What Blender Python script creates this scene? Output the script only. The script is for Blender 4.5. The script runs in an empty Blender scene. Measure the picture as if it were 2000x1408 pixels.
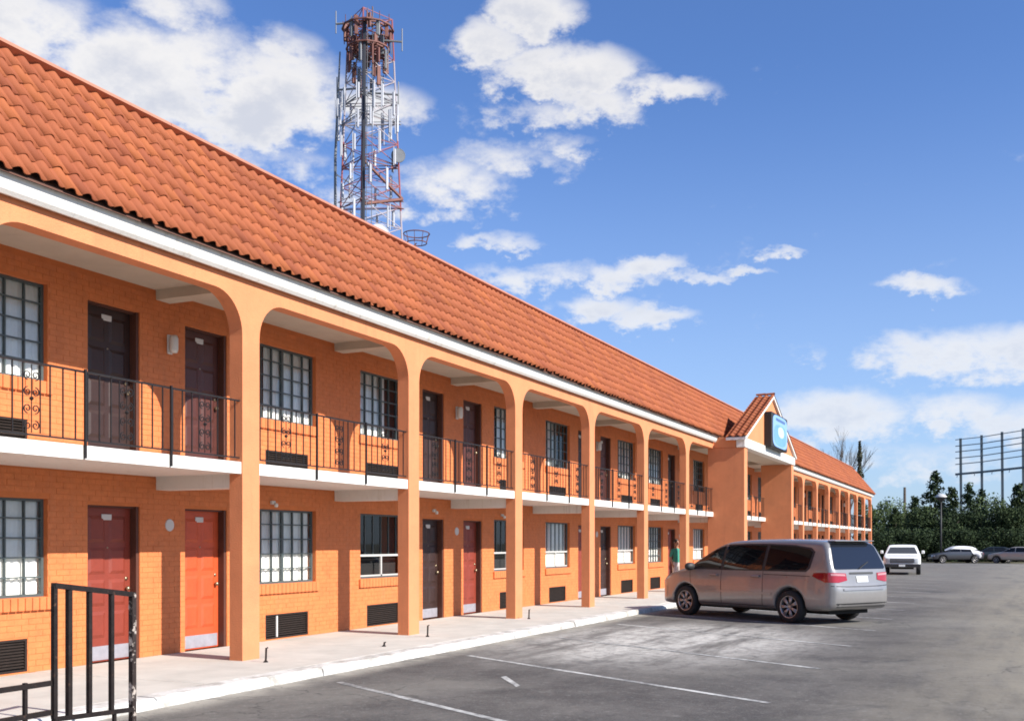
import bpy, bmesh, math, random
import numpy as np
from mathutils import Vector, Matrix
from mathutils.bvhtree import BVHTree

S = bpy.context.scene
COL = S.collection
R = math.radians
rnd = random.Random(7)

# ------------------------------------------------------------------ camera, world, sun, exposure
TH = math.atan(960 / 2085.0)            # angle between the view and the facade
CT, ST = math.cos(TH), math.sin(TH)
CAMZ = 1.73
cam_d = bpy.data.cameras.new('camera')
cam = bpy.data.objects.new('camera', cam_d); COL.objects.link(cam)
cam.location = (0, 0, CAMZ)
cam.rotation_euler = (R(90), 0, TH - R(90))
cam_d.sensor_width = 36.0
cam_d.lens = 36.0 * 2085 / 2000
cam_d.shift_y = (1060 - 704) / 2000.0
cam_d.clip_start = 0.05
cam_d.clip_end = 6000
S.camera = cam

SUN = Vector((-0.11, -1.0, 0.695)).normalized()     # towards the sun
sun_d = bpy.data.lights.new('sun', 'SUN')
sun_d.energy = 5.0
sun_d.angle = R(0.53)
sun_d.color = (1.0, 0.955, 0.89)
sun = bpy.data.objects.new('sun', sun_d); COL.objects.link(sun)
sun.rotation_euler = SUN.to_track_quat('Z', 'Y').to_euler()
sun.location = (-10, -60, 45)

S.view_settings.view_transform = 'Standard'
S.view_settings.look = 'None'
S.view_settings.exposure = 0.75
S.view_settings.gamma = 1.0
S.view_settings.use_curve_mapping = False


def build_world():
    w = bpy.data.worlds.new('World'); S.world = w; w.use_nodes = True
    nt = w.node_tree; N = nt.nodes; L = nt.links
    N.clear()

    def put(sock, v):
        if hasattr(v, 'is_output'):
            L.new(v, sock)
        else:
            sock.default_value = v

    def m(op, a, b=0.0, c=None, clamp=False):
        n = N.new('ShaderNodeMath'); n.operation = op; n.use_clamp = clamp
        put(n.inputs[0], a); put(n.inputs[1], b)
        if c is not None:
            put(n.inputs[2], c)
        return n.outputs[0]

    def vm(op, a, b):
        n = N.new('ShaderNodeVectorMath'); n.operation = op
        put(n.inputs[0], a); put(n.inputs[1], b)
        return n.outputs['Value'] if op == 'DOT_PRODUCT' else n.outputs[0]

    def smooth(x, lo, hi):
        n = N.new('ShaderNodeMapRange'); n.interpolation_type = 'SMOOTHSTEP'
        put(n.inputs[0], x); n.inputs[1].default_value = lo; n.inputs[2].default_value = hi
        return n.outputs[0]

    def mix(f, a, b):
        n = N.new('ShaderNodeMix'); n.data_type = 'RGBA'
        put(n.inputs[0], f); put(n.inputs[6], a); put(n.inputs[7], b)
        return n.outputs[2]

    sky = N.new('ShaderNodeTexSky'); sky.sky_type = 'NISHITA'; sky.sun_disc = False
    sky.sun_elevation = math.asin(SUN.z)
    sky.sun_rotation = math.atan2(SUN.x, SUN.y)
    sky.air_density = 1.0; sky.dust_density = 0.6; sky.ozone_density = 2.0
    tint = N.new('ShaderNodeMix'); tint.data_type = 'RGBA'; tint.blend_type = 'MULTIPLY'
    tint.inputs[0].default_value = 1.0
    L.new(sky.outputs[0], tint.inputs[6]); tint.inputs[7].default_value = SKY_TINT + (1,)
    skyc = tint.outputs[2]

    tc = N.new('ShaderNodeTexCoord').outputs['Generated']
    # gnomonic coordinates about the compass bearing of the lot: fixed in the world
    f = vm('DOT_PRODUCT', tc, (CT, ST, 0)); r = vm('DOT_PRODUCT', tc, (ST, -CT, 0)); up = vm('DOT_PRODUCT', tc, (0, 0, 1))
    fs = m('MAXIMUM', f, 0.05)
    u = m('DIVIDE', r, fs); v = m('DIVIDE', up, fs)

    def noise(scale, detail, rough, zs=1.6, dist=0.0, off=0.0):
        mp = N.new('ShaderNodeMapping'); L.new(tc, mp.inputs[0])
        mp.inputs[1].default_value = (off, off * .7, off * .3)
        mp.inputs[3].default_value = (1, 1, zs)
        n = N.new('ShaderNodeTexNoise'); L.new(mp.outputs[0], n.inputs[0])
        n.inputs['Scale'].default_value = scale; n.inputs['Detail'].default_value = detail
        n.inputs['Roughness'].default_value = rough; n.inputs['Distortion'].default_value = dist
        return n.outputs[0]

    n1 = noise(9, 7, 0.62, 1.9, 0.0)
    n2 = noise(34, 6, 0.62, 1.7, 0.0, 3.1)
    n3 = noise(3.2, 3, 0.55, 2.4, 0.0, 7.7)
    # wobble the coordinates a little so that no blob stays an ellipse
    uu = m('ADD', u, m('MULTIPLY', m('SUBTRACT', n1, 0.5), 0.10))
    vv = m('ADD', v, m('MULTIPLY', m('SUBTRACT', n2, 0.5), 0.045))
    cv = N.new('ShaderNodeCombineXYZ'); L.new(uu, cv.inputs[0]); L.new(vv, cv.inputs[1]); cv = cv.outputs[0]
    field = -0.6
    for (cx, cy, rx, ry, wgt) in CLOUDS:
        n = N.new('ShaderNodeVectorMath'); n.operation = 'MULTIPLY_ADD'
        kx, ky = 2085.0 / rx, 2085.0 / ry
        L.new(cv, n.inputs[0]); n.inputs[1].default_value = (kx, ky, 0)
        n.inputs[2].default_value = (-(cx - 1000) / 2085 * kx, -(1060 - cy) / 2085 * ky, 0)
        q = vm('DOT_PRODUCT', n.outputs[0], n.outputs[0])
        field = m('MAXIMUM', field, m('MULTIPLY_ADD', q, -wgt, wgt))
    # the rest of the sky: the same kind of scattered cloud
    inside = m('MULTIPLY', smooth(m('ABSOLUTE', u), 0.95, 0.6), smooth(v, 0.85, 0.58))
    inside = m('MULTIPLY', inside, smooth(f, 0.1, 0.3))
    gen = m('MULTIPLY', m('SUBTRACT', n3, 0.62), 5.0)
    fld = m('ADD', m('MULTIPLY', field, inside), m('MULTIPLY', gen, m('SUBTRACT', 1.0, inside)))
    d = m('ADD', fld, m('MULTIPLY', m('SUBTRACT', n1, 0.5), 2.9))
    d = m('ADD', d, m('MULTIPLY', m('SUBTRACT', n2, 0.5), 2.0))
    dens = smooth(d, -0.12, 1.12)
    dens = m('MULTIPLY', dens, smooth(up, -0.01, 0.03))
    # bright tops and greyer thick bodies
    body = smooth(m('ADD', d, m('MULTIPLY', m('SUBTRACT', n1, 0.5), 2.5)), 0.7, 2.2)
    cloud = mix(body, (CLOUD_W[0], CLOUD_W[1], CLOUD_W[2], 1), (CLOUD_G[0], CLOUD_G[1], CLOUD_G[2], 1))
    c = mix(m('MULTIPLY', dens, 0.92), skyc, cloud)
    # pale summer haze low over the horizon
    hz = smooth(up, 0.42, 0.0)
    c = mix(m('MULTIPLY', hz, 0.42), c, (HAZE_C[0], HAZE_C[1], HAZE_C[2], 1))
    w.cycles.sampling_method = 'MANUAL'; w.cycles.sample_map_resolution = 256
    bg = N.new('ShaderNodeBackground'); L.new(c, bg.inputs[0]); bg.inputs[1].default_value = 0.07
    out = N.new('ShaderNodeOutputWorld'); L.new(bg.outputs[0], out.inputs[0])


SKY_TINT = (.80, 1.06, 1.54)
CLOUD_W = (8.3, 8.1, 7.9); CLOUD_G = (6.0, 6.15, 6.7); HAZE_C = (5.0, 6.2, 8.2)
# (centre x, centre y, half width, half height, weight) in 1/2085 of the tangent plane, horizon at 1060
CLOUDS = [(30, 60, 190, 110, 1.3), (250, 150, 300, 150, 1.5), (520, 190, 190, 120, 1.3), (330, 40, 130, 90, 1.0),
          (560, 110, 90, 60, .8), (730, 215, 130, 60, 1.0), (560, 330, 130, 40, .5), (870, 365, 150, 70, 1.0), (1000, 320, 120, 40, .6),
          (1110, 285, 70, 22, .45), (690, 380, 90, 40, .6), (1060, 25, 90, 60, 1.0), (960, 85, 100, 50, .9), (1130, 140, 150, 60, 1.2), (1300, 172, 110, 32, .9),
          (1190, 205, 80, 45, .8), (1080, 228, 70, 28, .5), (970, 470, 90, 20, .6), (1110, 540, 210, 34, .9),
          (1280, 518, 90, 26, .8), (1390, 540, 60, 12, .4), (1170, 605, 110, 30, .8), (1295, 622, 95, 26, .8),
          (1550, 496, 40, 12, .6), (1490, 530, 30, 9, .4), (1800, 560, 100, 28, 1.0), (1890, 690, 200, 65, 1.1), (2010, 690, 120, 60, 1.0),
          (1560, 685, 50, 22, .35), (1640, 815, 190, 60, 1.2), (1840, 800, 160, 45, 1.1), (1990, 830, 130, 50, .9), (1780, 900, 190, 40, .5)]
build_world()

# ------------------------------------------------------------------ helpers
def link(o, parent=None):
    COL.objects.link(o)
    if parent is not None:
        o.parent = parent
        if parent.get('_off') is not None:
            o.matrix_parent_inverse = Matrix.Translation(-parent.location)
    return o


def mesh(name, v, f, mats=None, smooth=False):
    me = bpy.data.meshes.new(name)
    v = v.tolist() if hasattr(v, 'tolist') else v
    f = f.tolist() if hasattr(f, 'tolist') else f
    me.from_pydata(v, [], f)
    if mats is not None:
        for mm in (mats if isinstance(mats, (list, tuple)) else [mats]):
            me.materials.append(mm)
    if smooth:
        me.polygons.foreach_set('use_smooth', [True] * len(me.polygons))
    me.update()
    return me


def obj(name, me, parent=None, loc=None, rot=None, **props):
    o = bpy.data.objects.new(name, me)
    link(o, parent)
    if loc is not None:
        o.location = loc
    if rot is not None:
        o.rotation_euler = rot
    for k, val in props.items():
        o[k] = val
    return o


def thing(name, label, cat, loc=(0, 0, 0), rz=0.0, group=None):
    o = bpy.data.objects.new(name, None); COL.objects.link(o)
    o.empty_display_size = 0.3
    o.location = loc; o.rotation_euler = (0, 0, rz)
    o['label'] = label; o['category'] = cat
    if group:
        o['group'] = group
    return o


def copy_tree(o, parent=None, label=None):
    c = o.copy(); COL.objects.link(c); c.parent = parent
    if label:
        c['label'] = label
    for ch in list(o.children):
        copy_tree(ch, c)
    return c


class MB:
    """collects shapes for ONE mesh"""
    def __init__(s):
        s.v = []; s.f = []

    def add(s, vs, fs):
        b = len(s.v); s.v.extend([tuple(p) for p in vs]); s.f.extend([tuple(i + b for i in q) for q in fs]); return s

    def box(s, x0, x1, y0, y1, z0, z1, skip=''):
        vs = [(x0, y0, z0), (x1, y0, z0), (x1, y1, z0), (x0, y1, z0), (x0, y0, z1), (x1, y0, z1), (x1, y1, z1), (x0, y1, z1)]
        F = {'b': (3, 2, 1, 0), 't': (4, 5, 6, 7), 'f': (0, 1, 5, 4), 'r': (1, 2, 6, 5), 'k': (2, 3, 7, 6), 'l': (3, 0, 4, 7)}
        return s.add(vs, [q for k, q in F.items() if k not in skip])

    def bbox(s, x0, x1, y0, y1, z0, z1, b=0.01):
        """box with chamfered edges"""
        bm = bmesh.new()
        bmesh.ops.create_cube(bm, size=1.0)
        for p in bm.verts:
            p.co = Vector(((x0 + x1) / 2 + p.co.x * (x1 - x0), (y0 + y1) / 2 + p.co.y * (y1 - y0), (z0 + z1) / 2 + p.co.z * (z1 - z0)))
        bmesh.ops.bevel(bm, geom=bm.edges[:], offset=b, segments=1, affect='EDGES')
        bm.verts.index_update()
        s.add([p.co[:] for p in bm.verts], [[q.index for q in fc.verts] for fc in bm.faces])
        bm.free(); return s

    def prism(s, pts, y0, y1, axis='y'):
        """closed polygon of (a,b) extruded along axis"""
        n = len(pts)
        mk = {'y': lambda a, b, t: (a, t, b), 'x': lambda a, b, t: (t, a, b), 'z': lambda a, b, t: (a, b, t)}[axis]
        vs = [mk(a, b, y0) for a, b in pts] + [mk(a, b, y1) for a, b in pts]
        fs = [tuple(range(n)), tuple(range(2 * n - 1, n - 1, -1))]
        fs += [(i, i + n, (i + 1) % n + n, (i + 1) % n) for i in range(n)]
        return s.add(vs, fs)

    def tube(s, pts, r, n=6, cap=True):
        pts = [Vector(p) for p in pts]; k = len(pts)
        rs = r if isinstance(r, (list, tuple)) else [r] * k
        vs = []; prev = None
        for i, p in enumerate(pts):
            t = (pts[min(i + 1, k - 1)] - pts[max(i - 1, 0)])
            t = t.normalized() if t.length > 1e-9 else Vector((0, 0, 1))
            if prev is None:
                a = t.cross(Vector((0, 0, 1)) if abs(t.z) < .9 else Vector((1, 0, 0))).normalized()
            else:
                a = (prev - t * prev.dot(t)).normalized()
            prev = a; b = t.cross(a)
            for j in range(n):
                an = 2 * math.pi * (j + .5) / n
                vs.append(p + (a * math.cos(an) + b * math.sin(an)) * rs[i])
        fs = [(i * n + j, i * n + (j + 1) % n, (i + 1) * n + (j + 1) % n, (i + 1) * n + j) for i in range(k - 1) for j in range(n)]
        if cap:
            fs += [tuple(range(n - 1, -1, -1)), tuple(range((k - 1) * n, k * n))]
        return s.add(vs, fs)

    def lathe(s, prof, c=(0, 0, 0), n=24, axis='z', a0=0, a1=2 * math.pi):
        """prof: (radius, height) along axis"""
        k = len(prof); full = abs(a1 - a0 - 2 * math.pi) < 1e-6
        nn = n if full else n + 1
        vs = []
        for i in range(nn):
            an = a0 + (a1 - a0) * i / n
            for (r, h) in prof:
                x, y = r * math.cos(an), r * math.sin(an)
                p = {'z': (x, y, h), 'y': (x, h, y), 'x': (h, x, y)}[axis]
                vs.append((p[0] + c[0], p[1] + c[1], p[2] + c[2]))
        fs = []
        for i in range(n):
            i2 = (i + 1) % nn
            for j in range(k - 1):
                fs.append((i * k + j, i2 * k + j, i2 * k + j + 1, i * k + j + 1))
        return s.add(vs, fs)

    def mesh(s, name, mats=None, smooth=False):
        return mesh(name, s.v, s.f, mats, smooth)

    def build(s, name, mats, parent=None, smooth=False, loc=None, **props):
        return obj(name, s.mesh(name, mats, smooth), parent, loc, **props)


# ------------------------------------------------------------------ materials
MATS = {}


def mat(name, col, rough=0.7, var=0.0, vscale=3.0, bump=0.0, bscale=60.0, metal=0.0, col2=None, spec=0.5, detail=6, coat=0.0, stain=None, streak=None):
    """principled material: base colour broken up by noise in object space of the world, fine bump"""
    m = bpy.data.materials.new(name); m.use_nodes = True
    nt = m.node_tree; N = nt.nodes; L = nt.links
    p = N['Principled BSDF']
    p.inputs['Roughness'].default_value = rough; p.inputs['Metallic'].default_value = metal
    p.inputs['Specular IOR Level'].default_value = spec
    p.inputs['Coat Weight'].default_value = coat
    p.inputs['Coat Roughness'].default_value = 0.06
    p.inputs['Base Color'].default_value = tuple(col) + (1,)
    geo = N.new('ShaderNodeNewGeometry')
    if var > 0 or col2:
        n = N.new('ShaderNodeTexNoise'); L.new(geo.outputs['Position'], n.inputs['Vector'])
        n.inputs['Scale'].default_value = vscale; n.inputs['Detail'].default_value = detail; n.inputs['Roughness'].default_value = .65
        rp = N.new('ShaderNodeMapRange'); L.new(n.outputs[0], rp.inputs[0])
        rp.inputs[1].default_value = .3; rp.inputs[2].default_value = .7
        mx = N.new('ShaderNodeMix'); mx.data_type = 'RGBA'; L.new(rp.outputs[0], mx.inputs[0])
        c2 = col2 or tuple(min(1, c * (1 + var)) for c in col)
        c1 = col if col2 else tuple(c * (1 - var) for c in col)
        mx.inputs[6].default_value = tuple(c1) + (1,); mx.inputs[7].default_value = tuple(c2) + (1,)
        last = mx.outputs[2]
        if stain:
            sc, lo, hi, sc_col, amt = stain
            n2 = N.new('ShaderNodeTexNoise'); L.new(geo.outputs['Position'], n2.inputs['Vector'])
            n2.inputs['Scale'].default_value = sc; n2.inputs['Detail'].default_value = 8; n2.inputs['Roughness'].default_value = .7
            r2 = N.new('ShaderNodeMapRange'); L.new(n2.outputs[0], r2.inputs[0])
            r2.inputs[1].default_value = lo; r2.inputs[2].default_value = hi; r2.inputs[4].default_value = amt
            m2 = N.new('ShaderNodeMix'); m2.data_type = 'RGBA'; L.new(r2.outputs[0], m2.inputs[0])
            L.new(last, m2.inputs[6]); m2.inputs[7].default_value = tuple(sc_col) + (1,)
            last = m2.outputs[2]
        if streak:
            (kx, kz), lo, hi, sc_col, amt = streak
            mp = N.new('ShaderNodeMapping'); L.new(geo.outputs['Position'], mp.inputs[0]); mp.inputs[3].default_value = (kx, kx, kz)
            n3 = N.new('ShaderNodeTexNoise'); L.new(mp.outputs[0], n3.inputs['Vector']); n3.inputs['Scale'].default_value = 1.0; n3.inputs['Detail'].default_value = 6; n3.inputs['Roughness'].default_value = .65
            r3 = N.new('ShaderNodeMapRange'); L.new(n3.outputs[0], r3.inputs[0]); r3.inputs[1].default_value = lo; r3.inputs[2].default_value = hi; r3.inputs[4].default_value = amt
            m3 = N.new('ShaderNodeMix'); m3.data_type = 'RGBA'; L.new(r3.outputs[0], m3.inputs[0]); L.new(last, m3.inputs[6]); m3.inputs[7].default_value = tuple(sc_col) + (1,)
            last = m3.outputs[2]
        L.new(last, p.inputs['Base Color'])
    if bump > 0:
        nb = N.new('ShaderNodeTexNoise'); L.new(geo.outputs['Position'], nb.inputs['Vector'])
        nb.inputs['Scale'].default_value = bscale; nb.inputs['Detail'].default_value = 4
        b = N.new('ShaderNodeBump'); b.inputs['Strength'].default_value = bump; b.inputs['Distance'].default_value = .01
        L.new(nb.outputs[0], b.inputs['Height']); L.new(b.outputs[0], p.inputs['Normal'])
    MATS[name] = m
    return m


def glass_mat(name, tint=(1, 1, 1), refl=0.06, rough=0.02):
    m = bpy.data.materials.new(name); m.use_nodes = True
    nt = m.node_tree; N = nt.nodes; L = nt.links; N.clear()
    tr = N.new('ShaderNodeBsdfTransparent'); tr.inputs[0].default_value = tint + (1,)
    gl = N.new('ShaderNodeBsdfGlossy'); gl.inputs['Roughness'].default_value = rough
    fr = N.new('ShaderNodeFresnel'); fr.inputs[0].default_value = 1.5
    ad = N.new('ShaderNodeMath'); ad.operation = 'ADD'; L.new(fr.outputs[0], ad.inputs[0]); ad.inputs[1].default_value = refl - .04; ad.use_clamp = True
    mx = N.new('ShaderNodeMixShader'); L.new(ad.outputs[0], mx.inputs[0]); L.new(tr.outputs[0], mx.inputs[1]); L.new(gl.outputs[0], mx.inputs[2])
    o = N.new('ShaderNodeOutputMaterial'); L.new(mx.outputs[0], o.inputs[0])
    MATS[name] = m
    return m


M_stucco = mat('peach_stucco', (.60, .215, .090), .85, .09, 1.6, .6, 55, stain=(2.2, .52, .78, (.47, .17, .075), .55), streak=((7, .35), .55, .75, (.42, .155, .07), .55))
M_brick = mat('painted_brick', (.58, .168, .049), .7, .12, 9.0, .5, 60, stain=(3.2, .50, .75, (.44, .115, .032), .6), streak=((5, .5), .56, .75, (.50, .17, .07), .5))
M_brickwall = mat('painted_brick_joint', (.555, .158, .045), .85, .1, 6.0, .3, 120)
M_white = mat('white_paint', (.70, .68, .63), .6, .06, 4, .2, 50, stain=(4, .52, .75, (.50, .46, .39), .55), streak=((9, .8), .56, .72, (.36, .29, .21), .55))
M_ceil = mat('cream_ceiling_paint', (.50, .43, .34), .8, .08, 2, .15, 60, stain=(1.5, .52, .72, (.40, .33, .25), .5))
M_concrete = mat('walkway_concrete', (.46, .435, .385), .88, .12, 1.6, .4, 70, stain=(3.5, .55, .8, (.33, .30, .26), .5))
M_kerb = mat('worn_white_kerb_paint', (.56, .545, .51), .85, .08, 5, .7, 26, stain=(2.6, .46, .62, (.30, .28, .245), .95))
M_iron = mat('black_wrought_iron', (.016, .014, .014), .55, .3, 20, .2, 100, spec=.25)
M_rust = mat('rusty_black_iron', (.018, .014, .013), .6, .3, 14, .3, 60, stain=(18, .58, .72, (.11, .06, .04), .7), spec=.15)
M_winframe = mat('grey_green_window_bars', (.065, .085, .085), .5, .15, 12)
M_winwhite = mat('pale_window_rail', (.45, .45, .43), .5)
M_curtain = mat('white_curtain', (.88, .86, .81), .9, .05, 9)
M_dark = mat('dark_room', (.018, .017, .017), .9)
M_drape = mat('dark_drape', (.06, .055, .055), .9, .3, 8)
M_doorA = mat('brick_red_door_paint', (.205, .034, .018), .5, .1, 6, .1, 40)
M_doorB = mat('orange_red_door_paint', (.50, .072, .018), .5, .1, 6, .1, 40)
M_doorD = mat('dark_maroon_door_paint', (.030, .013, .010), .5, .15, 6, .1, 40)
M_kick = mat('dull_metal_kick_plate', (.34, .33, .36), .45, .12, 9, metal=.3)
M_plate = mat('pale_number_plate', (.55, .53, .50), .5)
M_doorE = mat('deep_maroon_door_paint', (.070, .019, .013), .5, .15, 6, .1, 40)
M_doorframe = mat('dark_brown_door_frame', (.085, .028, .016), .6, .15, 6)
M_brass = mat('tarnished_knob_metal', (.35, .28, .18), .35, metal=.9)
M_ac = mat('brown_grille_metal', (.026, .019, .016), .6, .2, 15, spec=.15)
M_acdark = mat('dark_grille_cavity', (.012, .011, .010), .8)
M_lamp = mat('frosted_lamp_glass', (.6, .58, .52), .4)
M_glass = glass_mat('window_glass', (.97, .97, .96), .045)
M_coping = mat('salmon_ridge_flashing', (.40, .165, .10), .6, .12, 3)
M_black = mat('matt_black', (.012, .012, .013), .6)
M_terra_edge = mat('roof_underlay', (.10, .045, .03), .9)


def tile_mat():
    m = mat('terracotta_tile', (.285, .070, .020), .8, .12, .7, .3, 70)
    nt = m.node_tree; N = nt.nodes; L = nt.links; p = N['Principled BSDF']
    src = p.inputs['Base Color'].links[0].from_socket
    geo = N.new('ShaderNodeNewGeometry')
    at = N.new('ShaderNodeAttribute'); at.attribute_name = 'tone'
    cr = N.new('ShaderNodeValToRGB'); L.new(at.outputs['Fac'], cr.inputs[0])
    e = cr.color_ramp.elements
    e[0].position = 0; e[0].color = (.80, .74, .76, 1)
    e[1].position = 1; e[1].color = (1.12, 1.2, 1.0, 1)
    e2 = e.new(.35); e2.color = (.95, .95, .95, 1)
    e3 = e.new(.75); e3.color = (1.05, 1.1, 1.1, 1)
    mx = N.new('ShaderNodeMix'); mx.data_type = 'RGBA'; mx.blend_type = 'MULTIPLY'; mx.inputs[0].default_value = 1
    L.new(src, mx.inputs[6]); L.new(cr.outputs[0], mx.inputs[7]); L.new(mx.outputs[2], p.inputs['Base Color'])
    return m


M_tile = tile_mat()


def asphalt_mat():
    m = mat('weathered_asphalt', (.10, .10, .10), .9, 0, 1, 0)
    nt = m.node_tree; N = nt.nodes; L = nt.links; p = N['Principled BSDF']
    p.inputs['Specular IOR Level'].default_value = .25
    geo = N.new('ShaderNodeNewGeometry').outputs['Position']

    def noise(sc, det, ro=.6, map_=None, dist=0):
        src = geo
        if map_:
            mp = N.new('ShaderNodeMapping'); L.new(geo, mp.inputs[0]); mp.inputs[3].default_value = map_[0]; mp.inputs[2].default_value = (0, 0, map_[1]); src = mp.outputs[0]
        n = N.new('ShaderNodeTexNoise'); L.new(src, n.inputs['Vector'])
        n.inputs['Scale'].default_value = sc; n.inputs['Detail'].default_value = det; n.inputs['Roughness'].default_value = ro; n.inputs['Distortion'].default_value = dist
        return n.outputs[0]

    def ramp(x, a, b, lo=0.0, hi=1.0):
        n = N.new('ShaderNodeMapRange'); n.interpolation_type = 'SMOOTHSTEP'; L.new(x, n.inputs[0])
        n.inputs[1].default_value = a; n.inputs[2].default_value = b; n.inputs[3].default_value = lo; n.inputs[4].default_value = hi
        return n.outputs[0]

    def mix(f, a, b):
        n = N.new('ShaderNodeMix'); n.data_type = 'RGBA'; L.new(f, n.inputs[0])
        for s_, v in ((n.inputs[6], a), (n.inputs[7], b)):
            if hasattr(v, 'is_output'):
                L.new(v, s_)
            else:
                s_.default_value = tuple(v) + (1,)
        return n.outputs[2]

    def mul(a, b):
        n = N.new('ShaderNodeMath'); n.operation = 'MULTIPLY'; L.new(a, n.inputs[0]); L.new(b, n.inputs[1]); return n.outputs[0]

    big = noise(.22, 7, .6, None, .4)
    med = noise(1.1, 8, .7)
    fine = noise(40, 5, .75)
    drag = noise(.8, 7, .65, ((.25, 1.5, 1), R(4)))
    c = mix(ramp(med, .3, .72), (.050, .0465, .044), (.112, .104, .095))
    c = mix(ramp(fine, .42, .7, 0, .5), c, (.17, .16, .148))
    # pale, dusty worn ground: the drive lane and a bleached spill in the middle of the bays
    c = mix(ramp(big, .46, .66, 0, .75), c, (.175, .165, .145))
    sx = N.new('ShaderNodeSeparateXYZ'); L.new(geo, sx.inputs[0])

    def dist2(cx, cy, rx, ry):
        a = N.new('ShaderNodeVectorMath'); a.operation = 'SUBTRACT'; L.new(geo, a.inputs[0]); a.inputs[1].default_value = (cx, cy, 0)
        b = N.new('ShaderNodeVectorMath'); b.operation = 'MULTIPLY'; L.new(a.outputs[0], b.inputs[0]); b.inputs[1].default_value = (1 / rx, 1 / ry, 0)
        l = N.new('ShaderNodeVectorMath'); l.operation = 'LENGTH'; L.new(b.outputs[0], l.inputs[0])
        return l.outputs['Value']
    spill = mul(ramp(dist2(18.4, 5.5, 5.4, 3.3), 1.1, .25), ramp(drag, .33, .56))
    c = mix(mul(mul(spill, ramp(med, .25, .6, .45, 1)), ramp(noise(6, 6, .75), .35, .6, .45, 1)), c, (.54, .52, .475))
    lane = mul(ramp(sx.outputs['Y'], 2.6, -1.5), ramp(drag, .30, .60, .25, 1))
    c = mix(lane, c, (.255, .228, .172))
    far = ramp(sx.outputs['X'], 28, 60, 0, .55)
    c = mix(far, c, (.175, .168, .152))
    oil = ramp(noise(.55, 5, .6, ((.6, 1, 1), .4), .6), .60, .70, 0, .6)
    c = mix(oil, c, (.045, .045, .048))
    dust = mul(ramp(sx.outputs['Y'], 7.45, 8.0), ramp(noise(1.3, 7, .7), .30, .62, .15, 1))
    c = mix(dust, c, (.34, .315, .265))
    blot = noise(3.2, 6, .7)
    c = mix(ramp(blot, .56, .68, 0, .4), c, (.06, .058, .056))
    c = mix(ramp(blot, .42, .30, 0, .35), c, (.20, .19, .17))
    gr = noise(11, 5, .8)
    c = mix(ramp(gr, .54, .70, 0, .45), c, (.05, .05, .05))
    c = mix(ramp(gr, .46, .32, 0, .4), c, (.27, .262, .245))
    # hairline cracks
    vo = N.new('ShaderNodeTexVoronoi'); vo.feature = 'DISTANCE_TO_EDGE'; vo.inputs['Scale'].default_value = .55
    wn = N.new('ShaderNodeTexNoise'); L.new(geo, wn.inputs['Vector']); wn.inputs['Scale'].default_value = 1.6; wn.inputs['Detail'].default_value = 5
    wv = N.new('ShaderNodeVectorMath'); wv.operation = 'MULTIPLY_ADD'; L.new(wn.outputs['Color'], wv.inputs[0]); wv.inputs[1].default_value = (1.1, 1.1, 0); L.new(geo, wv.inputs[2])
    L.new(wv.outputs[0], vo.inputs['Vector'])
    cr = mul(ramp(vo.outputs['Distance'], .010, .003, 0, .5), ramp(big, .42, .6))
    c = mix(cr, c, (.03, .03, .03))
    L.new(c, p.inputs['Base Color'])
    b = N.new('ShaderNodeBump'); b.inputs['Strength'].default_value = .5; b.inputs['Distance'].default_value = .012
    L.new(fine, b.inputs['Height']); L.new(b.outputs[0], p.inputs['Normal'])
    return m


M_asphalt = asphalt_mat()


def line_mat():
    m = mat('worn_white_line_paint', (.6, .6, .57), .8)
    nt = m.node_tree; N = nt.nodes; L = nt.links; p = N['Principled BSDF']
    geo = N.new('ShaderNodeNewGeometry').outputs['Position']
    n = N.new('ShaderNodeTexNoise'); L.new(geo, n.inputs['Vector']); n.inputs['Scale'].default_value = 9; n.inputs['Detail'].default_value = 8; n.inputs['Roughness'].default_value = .7
    n2 = N.new('ShaderNodeTexNoise'); L.new(geo, n2.inputs['Vector']); n2.inputs['Scale'].default_value = .8; n2.inputs['Detail'].default_value = 3
    a = N.new('ShaderNodeMath'); a.operation = 'ADD'; L.new(n.outputs[0], a.inputs[0]); L.new(n2.outputs[0], a.inputs[1])
    r = N.new('ShaderNodeMapRange'); L.new(a.outputs[0], r.inputs[0]); r.inputs[1].default_value = .80; r.inputs[2].default_value = 1.14
    mx = N.new('ShaderNodeMix'); mx.data_type = 'RGBA'; L.new(r.outputs[0], mx.inputs[0])
    mx.inputs[6].default_value = (.52, .52, .49, 1); mx.inputs[7].default_value = (.14, .14, .135, 1)
    L.new(mx.outputs[2], p.inputs['Base Color'])
    return m


M_line = line_mat()
M_grass = mat('dry_verge_grass', (.085, .085, .035), .95, .3, .6, .5, 20, col2=(.13, .115, .06))
# ------------------------------------------------------------------ ground, lot, kerb, walkway
D0, D0B = 9.48, 9.70           # arcade front and back
DW = 11.06                     # face of the brick room wall
BAY, COLX, COLW = 4.505, 11.75, .37
ZW, ZF = .11, 2.84             # walkway and balcony floor
XA, XB = COLX - 2 * BAY, COLX + 17 * BAY + COLW
def cx(n): return COLX + n * BAY + COLW / 2

MB().add([(-700, -900, -.02), (1800, -900, -.02), (1800, 1400, -.02), (-700, 1400, -.02)], [(0, 1, 2, 3)]).build('ground', M_grass, kind='structure')
MB().add([(-45, -46, 0), (101, -46, 0), (101, 34, 0), (-45, 34, 0)], [(0, 1, 2, 3)]).build('parking_lot', M_asphalt, kind='structure')

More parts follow.
